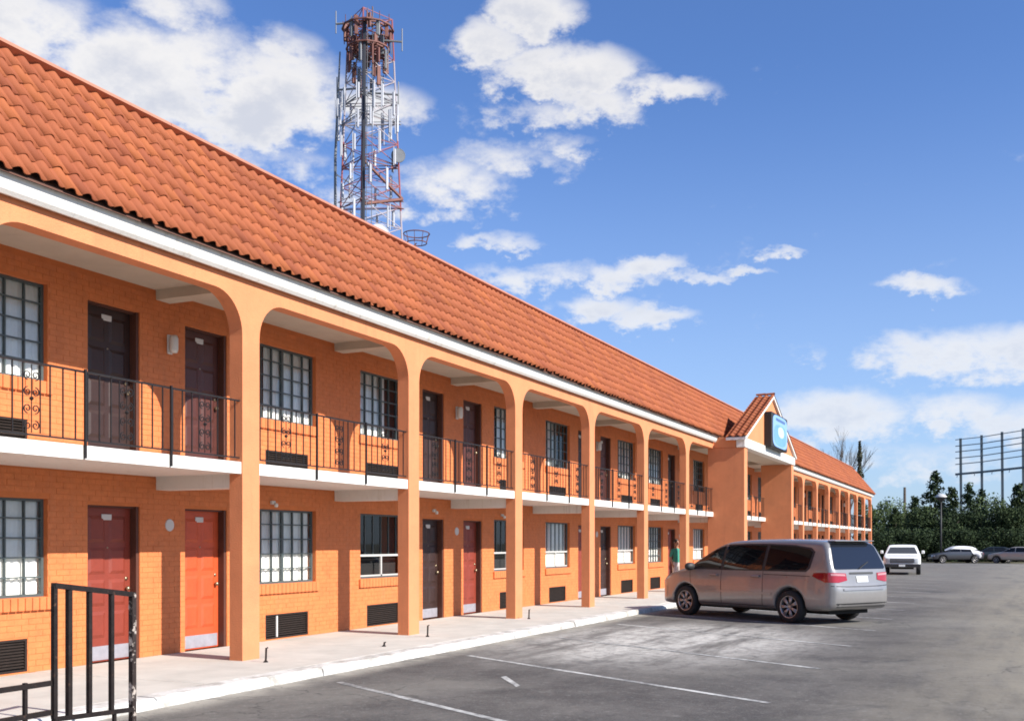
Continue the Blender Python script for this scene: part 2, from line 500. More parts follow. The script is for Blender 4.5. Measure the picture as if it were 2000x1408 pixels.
kerb = obj('kerb', None, kind='structure')
for i in range(-4, 33):
    x0 = i * 3.0 - .4; g = .006
    dz = rnd.uniform(-.006, .006); dy = rnd.uniform(-.008, .008)
    ks = MB(); n = 40; pv = []
    for j in range(n + 1):
        xx = x0 + g + (3.0 - 2 * g) * j / n; c1, c2, c3 = rnd.gauss(0, .006), rnd.gauss(0, .006), rnd.gauss(0, .004)
        if rnd.random() < .06: c1 += .02; c2 -= .015
        pv += [(xx, 8.04 + dy + c1 * .5, -.02), (xx, 8.05 + dy + c1, .055 + c3), (xx, 8.062 + dy + c1, .088 + dz + c2), (xx, 8.095 + dy + c1, .107 + dz + c2 * .4), (xx, 8.33, .108 + dz), (xx, 8.33, -.02)]
    fv = [(j * 6 + q, (j + 1) * 6 + q, (j + 1) * 6 + q + 1, j * 6 + q + 1) for j in range(n) for q in range(5)] + [tuple(range(5, -1, -1)), tuple(range(n * 6, n * 6 + 6))]
    ks.add(pv, fv).build('kerb_stone', M_kerb, kerb)
walk = obj('walkway', None, kind='structure')
for i in range(-3, 22):
    x0 = COLX + (i - .5) * BAY + .18; g = .006
    MB().bbox(x0 + g, x0 + BAY - g, 8.336, 11.075, -.02, ZW + rnd.uniform(-.003, .003), .008).build('paving_slab', M_concrete, walk)

def ground_at(px, py):
    Z = CAMZ * 2085 / (py - 1060); r = (px - 1000) / 2085 * Z
    return Z * CT + r * ST, Z * ST - r * CT
ldir = Vector((math.cos(R(120)), -math.sin(R(120)), 0))        # stall lines meet the kerb at 60 degrees
lines = obj('parking_lines', None, kind='structure')
for k in range(-1, 17):
    bx = 11.15 + 3.49 * k; by = 7.5
    Ln = 6.0; w = .05
    nrm = Vector((ldir.y, -ldir.x, 0)) * w
    a = Vector((bx, by, .004)); b = a + ldir * Ln
    # ragged outline
    n = 14; L_, R_ = [], []
    for i in range(n + 1):
        p = a.lerp(b, i / n)
        L_.append(p + nrm * rnd.uniform(.8, 1.1)); R_.append(p - nrm * rnd.uniform(.8, 1.1))
    MB().add(L_ + R_, [(i, i + 1, n + 2 + i, n + 1 + i) for i in range(n)]).build('parking_line', M_line, lines)
gx, gy = ground_at(978, 1322); hx, hy = ground_at(1008, 1341)
MB().add([(gx, gy, .004), (gx + .12, gy - .02, .004), (hx + .12, hy, .004), (hx, hy, .004)], [(0, 1, 2, 3)]).build('paint_dash', M_line, lines)

# ------------------------------------------------------------------ the motel
motel = thing('motel_building', 'long two-storey orange motel with arched arcade, balcony railings and terracotta tile roof', 'motel', (40, 15, 0))
motel['_off'] = 1

# --- openings in the room wall: windows flank odd columns, doors flank even columns
DOORS, WINS = [], []
for n in range(-2, 18):
    for s in (-1, 1):
        c = cx(n)
        if n % 2 == 0:
            a, b = sorted((c + s * .46, c + s * 1.40))
            if a > XA and b < XB: DOORS.append((n, s, a, b))
        else:
            a, b = sorted((c + s * .72, c + s * 2.45))
            if a > XA and b < XB: WINS.append((n, s, a, b))
def openings(zf):
    o = []
    for (n, s, a, b) in DOORS: o.append((a, b, zf - .02, zf + 2.13))
    for (n, s, a, b) in WINS:
        o.append((a, b, zf + .94, zf + 2.18))
        c = cx(n); u, v = sorted((c + s * .95, c + s * 2.14))
        o.append((u, v, zf + .02, zf + .43))
    return o
OPEN = openings(ZW) + openings(ZF)

def wall_cells(X0, X1, Z0, Z1, ops, y, depth):
    m_ = MB()
    xs = sorted({X0, X1} | {v for o in ops for v in o[:2] if X0 < v < X1})
    for i in range(len(xs) - 1):
        a, b = xs[i], xs[i + 1]; mid = (a + b) / 2
        cuts = sorted((max(o[2], Z0), min(o[3], Z1)) for o in ops if o[0] < mid < o[1])
        z = Z0
        for (c0, c1) in cuts + [(Z1, Z1)]:
            if c0 > z + 1e-6: m_.add([(a, y, z), (b, y, z), (b, y, c0), (a, y, c0)], [(0, 1, 2, 3)])
            z = max(z, c1)
    for (a, b, c0, c1) in ops:
        for q in ([(a, y, c0), (a, y + depth, c0), (a, y + depth, c1), (a, y, c1)], [(b, y + depth, c0), (b, y, c0), (b, y, c1), (b, y + depth, c1)],
                  [(a, y, c1), (a, y + depth, c1), (b, y + depth, c1), (b, y, c1)], [(a, y + depth, c0), (a, y, c0), (b, y, c0), (b, y + depth, c0)]):
            m_.add(q, [(0, 1, 2, 3)])
    return m_
wall = wall_cells(XA, XB, -.02, 5.6, OPEN, DW + .0045, .20).build('brick_wall', M_brickwall, motel)
MB().box(XA, XB, DW + .28, 22, -.02, 6.6).build('rear_block', M_stucco, motel)
for x_ in (XA, XB - .2):
    MB().box(x_, x_ + .2, DW + .02, DW + .28, -.02, 5.6).build('end_wall', M_stucco, motel)

# --- bricks of the nearer wall: courses of 75 mm, each brick proud of its joint
BH, BL, G, GV = .075, .215, .007, .004
bricks = []
zc_ = 0
z = ZW + .004
row = 0
while z + BH < 5.36:
    z0, z1 = z, z + BH - G
    x = 8.3 + (BL / 2 if row % 2 else 0)
    blk = [(o[0] - .004, o[1] + .004) for o in OPEN if o[2] < z1 and o[3] > z0]
    if not (2.66 < z0 < 2.85 or 2.66 < z1 < 2.85):
        while x < 33:
            parts = [(x, x + BL - GV)]
            for (a, b) in blk:
                nx = []
                for (p, q) in parts:
                    if b <= p or a >= q: nx.append((p, q)); continue
                    if a > p: nx.append((p, a))
                    if b < q: nx.append((b, q))
                parts = nx
            for (p, q) in parts:
                if q - p > .03: bricks.append((p, q, z0, z1))
            x += BL
    z += BH; row += 1
full_me = MB().box(0, BL - GV, 0, .012, 0, BH - G, 'k').mesh('brick', M_brick)
vis = [b for b in bricks if b[0] > 9.2 and b[1] - b[0] > .2 and not (1.95 < b[2] < 2.7) and b[2] < 4.9]
vis.sort(key=lambda b: b[0]); single = vis[:300]; ss = set(single)
for (p, q, z0, z1) in single:
    obj('brick', full_me, wall, (p, DW + rnd.uniform(-.0015, .0015), z0))
bm_ = MB()
for (p, q, z0, z1) in bricks:
    if (p, q, z0, z1) in ss: continue
    j = rnd.uniform(-.0015, .0015)
    bm_.box(p, q, DW + j, DW + .012, z0, z1, 'k')
bm_.build('bricks', M_brick, wall, kind='stuff')
# beyond: plain courses
cm = MB(); z = ZW
while z + BH < 5.36:
    blk = sorted((o[0], o[1]) for o in OPEN if o[2] < z + BH - G and o[3] > z)
    x = 33.2
    for (a, b) in blk + [(XB, XB)]:
        if a > x + .02: cm.box(x, a, DW, DW + .012, z, z + BH - G, 'k')
        x = max(x, b)
    z += BH
cm.build('brick_courses', M_brick, wall, kind='stuff')

# --- windows
FW = .035
def grid_bars(w, h, cols, rows, thick_mid=True, t=.018):
    m_ = MB()
    m_.box(0, w, .0, .05, 0, FW); m_.box(0, w, .0, .05, h - FW, h)
    m_.box(0, FW, .0, .05, FW, h - FW); m_.box(w - FW, w, .0, .05, FW, h - FW)
    for i in range(1, cols):
        x = w * i / cols; tt = .026 if (thick_mid and i * 2 == cols) else t / 2
        m_.box(x - tt, x + tt, -.002, .04, FW, h - FW)
    for j in range(1, rows):
        zz = h * j / rows
        m_.box(FW, w - FW, .004, .036, zz - t / 2, zz + t / 2)
    return m_
WW, WH = 1.73, 1.24
frame_A = grid_bars(WW, WH, 6, 5).mesh('window_frame', M_winframe)
fb = MB(); fb.box(0, WW, 0, .05, 0, FW); fb.box(0, WW, 0, .05, WH - FW, WH); fb.box(0, FW, 0, .05, FW, WH - FW); fb.box(WW - FW, WW, 0, .05, FW, WH - FW)
for i in range(1, 6): fb.box(WW * i / 6 - .008, WW * i / 6 + .008, .004, .03, .45, WH - FW)
frame_B = fb.mesh('window_frame', M_winframe)
rb = MB(); rb.box(FW, WW - FW, -.006, .036, .42, .46); rb.box(WW / 2 - .022, WW / 2 + .022, -.004, .034, FW, .42); rb.box(FW, WW - FW, -.004, .03, FW, FW + .03)
rail_B = rb.mesh('sash_rail', M_winwhite)
pane_me = MB().add([(.012, .022, .012), (WW / 6 - .012, .022, .012), (WW / 6 - .012, .022, WH / 5 - .012), (.012, .022, WH / 5 - .012)], [(0, 1, 2, 3)]).mesh('pane', M_glass)
big_pane = MB().add([(.02, .022, .02), (WW - .02, .022, .02), (WW - .02, .022, WH - .02), (.02, .022, WH - .02)], [(0, 1, 2, 3)]).mesh('pane', M_glass)
def curtain(x0, x1, seed):
    n = 60; r_ = random.Random(seed); ph = r_.uniform(0, 6); v_ = []
    for i in range(n + 1):
        t = i / n; x = x0 + (x1 - x0) * t
        y = .075 + .014 * math.sin(t * (x1 - x0) * 52 + ph + 1.5 * math.sin(t * 9 + ph))
        v_ += [(x, y, -.02), (x, y, WH + .02)]
    return mesh('curtain', v_, [(2 * i, 2 * i + 2, 2 * i + 3, 2 * i + 1) for i in range(n)], M_curtain, True)
cur_full = curtain(0, WW, 1); cur_part = curtain(.42, WW, 2); cur_left = curtain(0, WW * .62, 3)
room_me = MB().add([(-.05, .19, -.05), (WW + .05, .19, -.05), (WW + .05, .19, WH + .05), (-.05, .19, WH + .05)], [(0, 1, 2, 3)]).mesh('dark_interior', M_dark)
sm = MB()
for i in range(17):
    sm.bbox(-.06 + i * .109, -.06 + i * .109 + .099, -.045, .06, -.165, -.004, .006)
sill_me = sm.mesh('sill', M_brick)
for fl, zf in ((0, ZW), (1, ZF)):
    for (n, s, a, b) in WINS:
        z0 = zf + .94
        typ = 'B' if (fl == 0 and (n, s) in ((1, 1), (3, 1), (5, -1), (3, -1), (7, -1))) else 'A'
        w_ = obj('window', frame_A if typ == 'A' else frame_B, motel, (a, DW + .075, z0))
        if typ == 'B': obj('sash_rail', rail_B, w_)
        near = n in (-1, 1) and (n, s) != (-1, -1)
        if near and typ == 'A':
            for i in range(6):
                for j in range(5): obj('pane', pane_me, w_, (WW / 6 * i, 0, WH / 5 * j))
        else: obj('pane', big_pane, w_)
        cur = cur_full
        if fl == 1: cur = {0: cur_part, 1: cur_left, 2: cur_full}[(n + (s > 0)) % 3]
        if fl == 1 and n == 1: cur = cur_part if s < 0 else cur_left
        if fl == 0 and (n, s) in ((1, 1), (3, -1)): cur = None
        if cur: obj('curtain', cur, w_)
        obj('dark_interior', room_me, w_)
        if n < 8: obj('sill', sill_me, w_, (0, -.075, 0))

# --- through-wall air conditioners
AW, AH = 1.19, .41
gm = MB(); gm.box(0, AW, 0, .03, 0, .03); gm.box(0, AW, 0, .03, AH - .03, AH); gm.box(0, .03, 0, .03, .03, AH - .03); gm.box(AW - .03, AW, 0, .03, .03, AH - .03)
ac_frame = gm.mesh('air_conditioner', M_ac)
lm = MB()
for j in range(9):
    zz = .05 + j * .037
    lm.add([(.03, .006, zz), (AW - .03, .006, zz), (AW - .03, .03, zz + .022), (.03, .03, zz + .022)], [(0, 1, 2, 3)])
louvre_me = lm.mesh('louvres', M_ac)
cav_me = MB().add([(.0, .05, .0), (AW, .05, 0), (AW, .05, AH), (0, .05, AH)], [(0, 1, 2, 3)]).mesh('cavity', M_acdark)
post_me = MB().box(.30, .335, -.004, .02, .03, AH - .03).mesh('broken_brace', M_plate)
for fl, zf in ((0, ZW), (1, ZF)):
    for (n, s, a, b) in WINS:
        c = cx(n); u, v = sorted((c + s * .95, c + s * 2.14))
        a_ = obj('air_conditioner', ac_frame, motel, (u, DW + .01, zf + .02))
        obj('louvres', louvre_me, a_, kind='stuff'); obj('cavity', cav_me, a_)
        if fl == 0 and (n, s) == (1, -1): obj('broken_brace', post_me, a_)

# --- doors
DW_, DH_ = .94, 2.15
fm = MB(); fm.box(0, .05, 0, .08, 0, DH_); fm.box(DW_ - .05, DW_, -.03, .08, 0, DH_); fm.box(.05, DW_ - .05, 0, .08, DH_ - .05, DH_)
frame_me = fm.mesh('door_frame', M_doorframe)
def leaf(m_): return MB().box(.05, DW_ - .05, .05, .09, .0, DH_ - .05).mesh('door', m_)
leaves = {k: leaf(v) for k, v in (('A', M_doorA), ('B', M_doorB), ('D', M_doorD), ('E', M_doorE))}
def panel(m_):
    p = MB(); w, h = .30, .36
    p.add([(0, 0, 0), (w, 0, 0), (w, 0, h), (0, 0, h), (.045, -.016, .045), (w - .045, -.016, .045), (w - .045, -.016, h - .045), (.045, -.016, h - .045)],
          [(0, 1, 5, 4), (1, 2, 6, 5), (2, 3, 7, 6), (3, 0, 4, 7), (4, 5, 6, 7)])
    return p.mesh('panel', m_)
panels = {k: panel(v) for k, v in (('A', M_doorA), ('B', M_doorB), ('D', M_doorD), ('E', M_doorE))}
kick_me = MB().box(.08, DW_ - .08, .040, .049, .02, .21).mesh('kick_plate', M_kick)
num_me = MB().bbox(.36, .54, .036, .049, 1.93, 2.01, .004).mesh('number_plate', M_plate)
kn = MB(); kn.lathe([(0, -.07), (.022, -.066), (.033, -.045), (.03, -.025), (.012, -.018), (.012, 0)], (0, .05, 0), 12, 'y')
knob_me = kn.mesh('knob', M_brass, True)
lk = MB().lathe([(0, -.018), (.024, -.016), (.026, 0)], (0, .05, .14), 12, 'y').mesh('lock', M_brass, True)
peep = MB().lathe([(0, -.01), (.012, -.008), (.014, 0)], (0, .05, 0), 8, 'y').mesh('peephole', M_brass)
for fl, zf in ((0, ZW), (1, ZF)):
    for (n, s, a, b) in DOORS:
        k = 'A'
        if fl == 0: k = {(0, -1): 'A', (0, 1): 'B', (2, 1): 'A', (2, -1): 'D', (4, 1): 'D'}.get((n, s), 'A')
        else: k = 'D' if (n, s) == (0, -1) or (n > 0 and s < 0) else 'E'
        d_ = obj('door', leaves[k], motel, (a, DW + .085, zf + .005))
        obj('door_frame', frame_me, d_, (0, -.035, 0))
        if n < 9:
            for i in range(2):
                for j in range(4): obj('panel', panels[k], d_, (.125 + i * .37, .0495, .32 + j * .435))
        if fl == 0: obj('kick_plate', kick_me, d_)
        if n < 9:
            obj('number_plate', num_me, d_)
            obj('knob', knob_me, d_, (DW_ - .13, 0, .98)); obj('lock', lk, d_, (DW_ - .13, 0, .98)); obj('peephole', peep, d_, (DW_ / 2, 0, 1.55))

# --- wall lamps between the door pairs
lb = MB().bbox(-.05, .05, -.03, 0, -.14, .14, .01).mesh('wall_lamp', M_plate)
lg = MB().lathe([(0, -.13), (.05, -.125), (.065, -.08), (.065, .08), (.05, .125), (0, .13)], (0, -.09, 0), 12).mesh('lamp_glass', M_lamp, True)
for n in range(0, 18, 2):
    o = obj('wall_lamp', lb, motel, (cx(n) + .12, DW - .001, ZF + 1.78)); obj('lamp_glass', lg, o)
    MB().lathe([(0, -.012), (.085, -.010), (.09, 0)], (cx(n) + .13, DW - .001, ZW + 1.88), 16, 'y').build('round_plaque', M_plate, motel)

fx = MB().bbox(-.05, .05, -.05, 0, -.03, .03, .008).mesh('wall_bracket', M_plate); fx2 = MB().lathe([(0, -.05), (.03, -.04), (.035, 0), (.02, .02)], (.03, -.07, -.03), 10).mesh('spot_head', M_white, True)
for (x_, z_) in ((14.46, 2.40), (20.0, 2.42), (23.4, 2.40)):
    o = obj('wall_bracket', fx, motel, (x_, DW - .001, z_)); obj('spot_head', fx2, o)
# --- arcade: columns and arch heads
ZS, ZT, ZH = 4.58, 5.13, 5.47
SKIP = (6, 7)                          # the entrance porch stands here
colm = MB(); colm.box(0, COLW, D0, D0B, ZW - .06, ZS, 't'); col_me = colm.mesh('column', M_stucco)
for n in range(-2, 18):
    if n in SKIP: continue
    obj('column', col_me, motel, (COLX + n * BAY, 0, 0))
def arch_me(w0, w1, r=.55):
    # from column centre 0 to column centre BAY
    e = COLW / 2; pts = [(0, ZS), (0, ZH), (BAY, ZH), (BAY, ZS), (BAY - e, ZS)]
    for i in range(0, 11):
        t = math.pi / 2 * i / 10; pts.append((BAY - e - r + r * math.cos(t), ZS + (ZT - ZS) * math.sin(t)))
    for i in range(10, -1, -1):
        t = math.pi / 2 * i / 10; pts.append((e + r - r * math.cos(t), ZS + (ZT - ZS) * math.sin(t)))
    pts.append((e, ZS))
    q = []
    for p_ in pts:
        if not q or (abs(p_[0] - q[-1][0]) + abs(p_[1] - q[-1][1])) > 1e-5: q.append(p_)
    q = q[::-1]
    return MB().prism(q, D0, D0B).mesh('arch', M_stucco)
am = arch_me(0, BAY)
for n in range(-2, 17):
    if n in (6, 7): continue
    obj('arch', am, motel, (cx(n), 0, 0))
# bay between the last column and the porch wall is closed by the porch itself
# --- balcony floor, beams, ceiling
MB().box(XA, XB, D0 + .02, DW + .03, ZF - .16, ZF).build('balcony_floor', M_white, motel)
MB().box(XA, XB, D0B - .02, DW + .03, 5.36, 5.42).build('balcony_ceiling', M_ceil, motel)
beam1 = MB().box(-.14, .14, D0B - .03, DW + .02, ZF - .35, ZF - .155).mesh('floor_beam', M_white)
beam2 = MB().box(-.14, .14, D0B - .03, DW + .02, 5.22, 5.37).mesh('ceiling_beam', M_ceil)
for n in range(-2, 18):
    obj('floor_beam', beam1, motel, (cx(n), 0, 0)); obj('ceiling_beam', beam2, motel, (cx(n), 0, 0))

# --- wrought-iron balcony railings
def scroll_mesh():
    m_ = MB(); r = .007
    def spiral(c, a0, turns, r0, r1, flip=1):
        pts = []
        for i in range(22):
            t = i / 21; an = a0 + flip * turns * 2 * math.pi * t; rr = r0 + (r1 - r0) * t
            pts.append((c[0] + rr * math.cos(an), 0, c[1] + rr * math.sin(an)))
        return pts
    for zc in (.20, .56):
        for s in (-1, 1):
            m_.tube(spiral((s * .052, zc + .09), -math.pi / 2, 1.25 , .052, .014, s), r, 4)
            m_.tube(spiral((s * .052, zc - .09), math.pi / 2, 1.25, .052, .014, -s), r, 4)
    m_.tube([(-.115, 0, .03), (-.115, 0, .77)], .008, 4); m_.tube([(.115, 0, .03), (.115, 0, .77)], .008, 4)
    m_.lathe([(0, -.03), (.03, 0), (0, .03)], (0, 0, .40), 6); m_.tube([(0, 0, .03), (0, 0, .77)], .006, 4)
    return m_.mesh('scroll_panel', M_iron)
scroll_me = scroll_mesh()
bal_me = MB().tube([(0, 0, .06), (0, 0, .83)], .0095, 4).mesh('baluster', M_iron)
rpost_me = MB().box(-.013, .013, -.013, .013, -.15, .86).mesh('post', M_iron)
RY = D0 - .002 + .06
def railing(x0, x1, detailed=True, name='balcony_railing'):
    L_ = x1 - x0
    r_ = MB().box(0, L_, -.016, .016, .83, .85).build(name, M_iron, motel, loc=(x0, RY, ZF))
    MB().box(0, L_, -.012, .012, .05, .068).build('bottom_rail', M_iron, r_)
    n3 = 3 if L_ > 3 else 2
    far = MB()
    for i in range(1, n3): obj('post', rpost_me, r_, (L_ * i / n3, -.06, 0)) if detailed else far.box(L_ * i / n3 - .02, L_ * i / n3 + .02, -.075, -.045, -.15, .86)
    for i in range(n3):
        c = L_ * (i + .5) / n3; h = L_ / n3
        if detailed: obj('scroll_panel', scroll_me, r_, (c, 0, .05))
        else: far.box(c - .12, c + .12, -.004, .004, .1, .16); far.box(c - .02, c + .02, -.006, .006, .07, .83)
        k = 3
        for s in (-1, 1):
            for j in range(k):
                xx = c + s * (.115 + (h / 2 - .115) * (j + .75) / (k + .25))
                if detailed: obj('baluster', bal_me, r_, (xx, 0, 0))
                else: far.tube([(xx, 0, .06), (xx, 0, .83)], .0095, 4)
    if not detailed: far.build('balusters', M_iron, r_, kind='stuff')
for n in range(-2, 17):
    if n in (6, 7): continue
    x0 = COLX + n * BAY + COLW; x1 = COLX + (n + 1) * BAY
    if n == 5: x1 = 37.97
    railing(x0, x1, n < 5)
railing(38.45, 42.8, False); railing(42.8, 47.2, False)

# --- mansard roof of terracotta S-tiles
YE, ZE, YR, ZR = 9.27, 5.545, 10.83, 7.575
SL = math.hypot(YR - YE, ZR - ZE)
VS = Vector((0, YR - YE, ZR - ZE)) / SL; NS = Vector((0, -(ZR - ZE), YR - YE)) / SL
TW, ROWS = .23, 8
TE = SL / ROWS
prof = []
for i in range(7): prof.append((.15 * i / 6, .018 + .050 * math.sin(math.pi * i / 6)))
prof += [(.17, .010), (.19, .006), (.21, .010), (.232, .022)]
def tile_vf(tl):
    k = len(prof); v_ = []; f_ = []
    for (t, lift) in ((0, .017), (tl, .0)):
        for (u, w) in prof: v_.append((u, t, w + lift))
    for i in range(k - 1): f_.append((i, i + 1, k + i + 1, k + i))
    for (u, w) in prof: v_.append((u, .004, w + .017 - .011))     # thickness of the lip
    for i in range(k - 1): f_.append((2 * k + i, 2 * k + i + 1, i + 1, i))
    return np.array(v_, float), np.array(f_, int)
TV, TF = tile_vf(TE + .075)
def tile_mesh(tone):
    me = mesh('roof_tile', TV, TF, M_tile, True)
    at = me.attributes.new('tone', 'FLOAT', 'FACE'); at.data.foreach_set('value', [tone] * len(TF))
    return me
tile_var = [tile_mesh(t) for t in (.02, .15, .3, .42, .5, .6, .7, .82, .95)]
def tiles_mesh(name, frames):
    """frames: list of (origin, u, v, n) for tiles joined into one mesh"""
    n = len(frames)
    O = np.array([f[0] for f in frames]); U = np.array([f[1] for f in frames]); V = np.array([f[2] for f in frames]); W_ = np.array([f[3] for f in frames])
    P = O[:, None, :] + TV[None, :, 0:1] * U[:, None, :] + TV[None, :, 1:2] * V[:, None, :] + TV[None, :, 2:3] * W_[:, None, :]
    F = TF[None] + (np.arange(n) * len(TV))[:, None, None]
    me = mesh(name, P.reshape(-1, 3), F.reshape(-1, TF.shape[1]), M_tile, True)
    tone = np.repeat(np.clip(np.random.default_rng(3).normal(.52, .28, n), 0, 1), len(TF))
    at = me.attributes.new('tone', 'FLOAT', 'FACE'); at.data.foreach_set('value', tone.tolist())
    return me
XR1 = XB + .35
roof_m = MB(); off = NS * -.012
def sl(t, x): p = Vector((x, YE, ZE)) + VS * t + off; return p[:]
roof_m.add([sl(-.02, XA), sl(-.02, XR1), sl(SL, XR1 - (YR - YE)), sl(SL, XA), (XA, YR + .1, 5.5), (XR1 - 1.5, YR + .1, 5.5)], [(0, 1, 2, 3), (3, 2, 5, 4)])
# hipped end
roof_m.add([sl(-.02, XR1), (XR1, 22, ZE), (XR1 - (YR - YE), 22, ZR), sl(SL, XR1 - (YR - YE))], [(0, 1, 2, 3)])
roof = roof_m.build('roof', M_terra_edge, motel)
rotm = Matrix((Vector((1, 0, 0)), VS, NS)).transposed()
reul = rotm.to_euler()
cells = []
ncol = int((XR1 - XA) / TW)
for c in range(ncol):
    for r_ in range(ROWS):
        x = XA + c * TW
        if x + TW > XR1 - (YR - YE) * (r_ + .5) / ROWS: continue
        cells.append((x, r_))
def px_of(x, y, z):
    fw = x * CT + y * ST; rt = x * ST - y * CT
    return 1000 + 2085 * rt / fw, 1060 - 2085 * (z - CAMZ) / fw, fw
def tile_org(x, r_): return Vector((x, YE, ZE)) + VS * (TE * r_) + Vector((rnd.uniform(-.004, .004), 0, 0)) + NS * rnd.uniform(0, .008) + (VS * rnd.uniform(-.05, -.02) if rnd.random() < .015 else VS * rnd.uniform(-.022, .022))
inview = []
for (x, r_) in cells:
    o = Vector((x, YE, ZE)) + VS * (TE * r_)
    q = px_of(*o)
    if -10 < q[0] and q[1] > -5 and x > 4: inview.append((q[2], x, r_))
inview.sort(); sing = {(x, r_) for (_, x, r_) in inview[:300]}
frames = []
for (x, r_) in cells:
    o = tile_org(x, r_)
    if (x, r_) in sing:
        obj('roof_tile', tile_var[min(8, max(0, int(rnd.gauss(4.4, 2.6))))], roof, o, reul)
    else: frames.append((o[:], (1, 0, 0), VS[:], NS[:]))
obj('roof_tiles', tiles_mesh('roof_tiles', frames), roof, kind='stuff')
# ridge caps along the top
cap_v = MB()
for i, (t) in enumerate((0, 1)):
    pass
capm = MB(); k = 8; vs = []
for (xx, rr) in ((0, .085), (.36, .07)):
    for j in range(k + 1):
        an = math.pi * j / k; vs.append((xx, -rr * math.cos(an), rr * math.sin(an)))
capm.add(vs, [(j, j + 1, k + 2 + j, k + 1 + j) for j in range(k)])
cap_mes = []
for t in (.2, .45, .65, .85):
    me = capm.mesh('ridge_tile', M_tile, True); at = me.attributes.new('tone', 'FLOAT', 'FACE'); at.data.foreach_set('value', [t] * len(me.polygons)); cap_mes.append(me)
x = XA
while x < XR1 - (YR - YE) - .3:
    x2 = min(x + 3.0, XR1 - (YR - YE))
    MB().prism([(YR - .11, ZR + .065), (YR - .105, ZR + .10), (YR - .07, ZR + .125), (YR + .06, ZR + .13), (YR + .14, ZR + .06), (YR + .14, ZR - .03)][::-1], x, x2 - .006, 'x').build('ridge_flashing', M_coping, roof); x += 3.0
# hip caps
hp = Vector((XR1, YE, ZE)); hq = Vector((XR1 - (YR - YE), YR, ZR)); hd = (hq - hp).normalized()
for i in range(int((hq - hp).length / .31)):
    obj('ridge_tile', rnd.choice(cap_mes), roof, hp + hd * .31 * i + Vector((0, 0, .04)), hd.to_track_quat('X', 'Z').to_euler())

# --- white eaves gutter
gp = [(9.47, 5.36), (9.40, 5.345), (9.365, 5.385), (9.345, 5.43), (9.325, 5.50), (9.315, 5.535), (9.335, 5.545), (9.47, 5.52)]
def gutter(x0, x1):
    MB().prism(gp[::-1], x0, x1, 'x').build('gutter', M_white, motel)
x = XA
while x < XB:
    if x + 6 > 37.9 and x < 37.9: gutter(x, 37.9); x = 47.75; continue
    gutter(x, min(x + 6, XB + .12) - .004); x += 6

# --- entrance porch with gabled front
PX0, PX1, PY = 37.97, 47.75, 8.374
for a, b in ((PX0, PX0 + .48), (PX1 - .48, PX1)):
    MB().bbox(a, b, PY, D0B, ZW - .05, 5.14, .01).build('porch_wall', M_stucco, motel)
MB().bbox(PX0 - .03, PX0 + .48, PY + .3, 9.6, 5.142, 5.52, .01).build('porch_parapet', M_stucco, motel)
MB().bbox(PX1 - .48, PX1 + .03, PY + .3, 9.6, 5.142, 5.52, .01).build('porch_parapet', M_stucco, motel)
MB().box(PX0 + .48, PX1 - .48, PY + .3, 9.6, 5.145, 5.25).build('porch_ceiling', M_ceil, motel)
MB().bbox(PX0 - .08, PX1 + .08, PY - .05, PY + .28, 5.13, 5.47, .02).build('porch_cornice', M_white, motel)
PC = (PX0 + PX1) / 2; PKZ = 7.46
MB().prism([(PX0, 5.472), (PX1, 5.472), (PC, PKZ)][::-1], PY, PY + .26).build('pediment', M_stucco, motel)
rk = (PKZ - 5.472) / (PC - PX0)
for s in (-1, 1):
    ex = PC + s * (PC - PX0 + .22)
    zx = PKZ - rk * (PC - PX0 + .22)
    q = [(ex, zx + .005), (PC, PKZ + .005), (PC, PKZ + .10), (ex, zx + .10)]
    pr = MB().prism(q if s < 0 else q[::-1], PY - .10, PY + .62).build('porch_roof', M_white, motel)
    e0 = Vector((ex, PY - .12, zx + .10)); v_ = (Vector((PC, 0, PKZ + .10)) - Vector((ex, 0, zx + .10))); ln = v_.length; v_.normalize()
    u_ = Vector((0, 1, 0)); n_ = v_.cross(u_); n_ = n_ if n_.z > 0 else -n_
    fr = []
    nr = int(ln / TE)
    for i in range(nr + 1):
        for j in range(3):
            if i * TE + .1 > ln: continue
            fr.append(((e0 + v_ * (i * TE) + u_ * (j * .25))[:], (u_ * 1.06)[:], v_[:], n_[:]))
    obj('porch_tiles', tiles_mesh('porch_tiles', fr), pr, kind='stuff')
for i in range(2):
    obj('ridge_tile', cap_mes[i], roof, (PC, PY - .12 + .37 * i, PKZ + .15), (0, 0, R(90)))

# --- blue sign cabinet on the pediment
M_signblue = mat('sign_blue', (.13, .30, .72), .3, .1, 1.5)
M_signpale = mat('sign_pale_blue', (.45, .62, .90), .3, .1, 1.0)
M_signmid = mat('sign_mid_blue', (.22, .38, .70), .3, .12, 1.2)
M_signnavy = mat('sign_navy', (.06, .11, .26), .3)
SX0, SX1, SZ0, SZ1, SY = 41.37, 44.5, 5.42, 6.78, 8.06
sign = thing('wall_sign', 'blue illuminated-cabinet sign with black sides on the porch gable', 'sign', ((SX0 + SX1) / 2, PY - .002, SZ0))
w2 = (SX1 - SX0) / 2; hh = SZ1 - SZ0
MB().bbox(-w2, w2, SY - PY, 0, 0, hh, .03).build('cabinet', M_black, sign)
def oval(rx, rz, cx_, cz_, y, y2, m_, name, n=32, pw=2.0):
    pts = []
    for i in range(n):
        a = 2 * math.pi * i / n; c, s = math.cos(a), math.sin(a)
        pts.append((cx_ + rx * math.copysign(abs(c) ** (2 / pw), c), cz_ + rz * math.copysign(abs(s) ** (2 / pw), s)))
    return MB().prism(pts, y, y2).build(name, m_, sign)
fy = SY - PY
oval(w2 - .08, hh / 2 - .06, 0, hh / 2, fy - .012, fy - .001, M_signmid, 'sign_face', 40, 5)
oval(w2 - .35, hh * .30, 0, hh * .40, fy - .018, fy - .0125, M_signblue, 'blue_field', 40, 3)
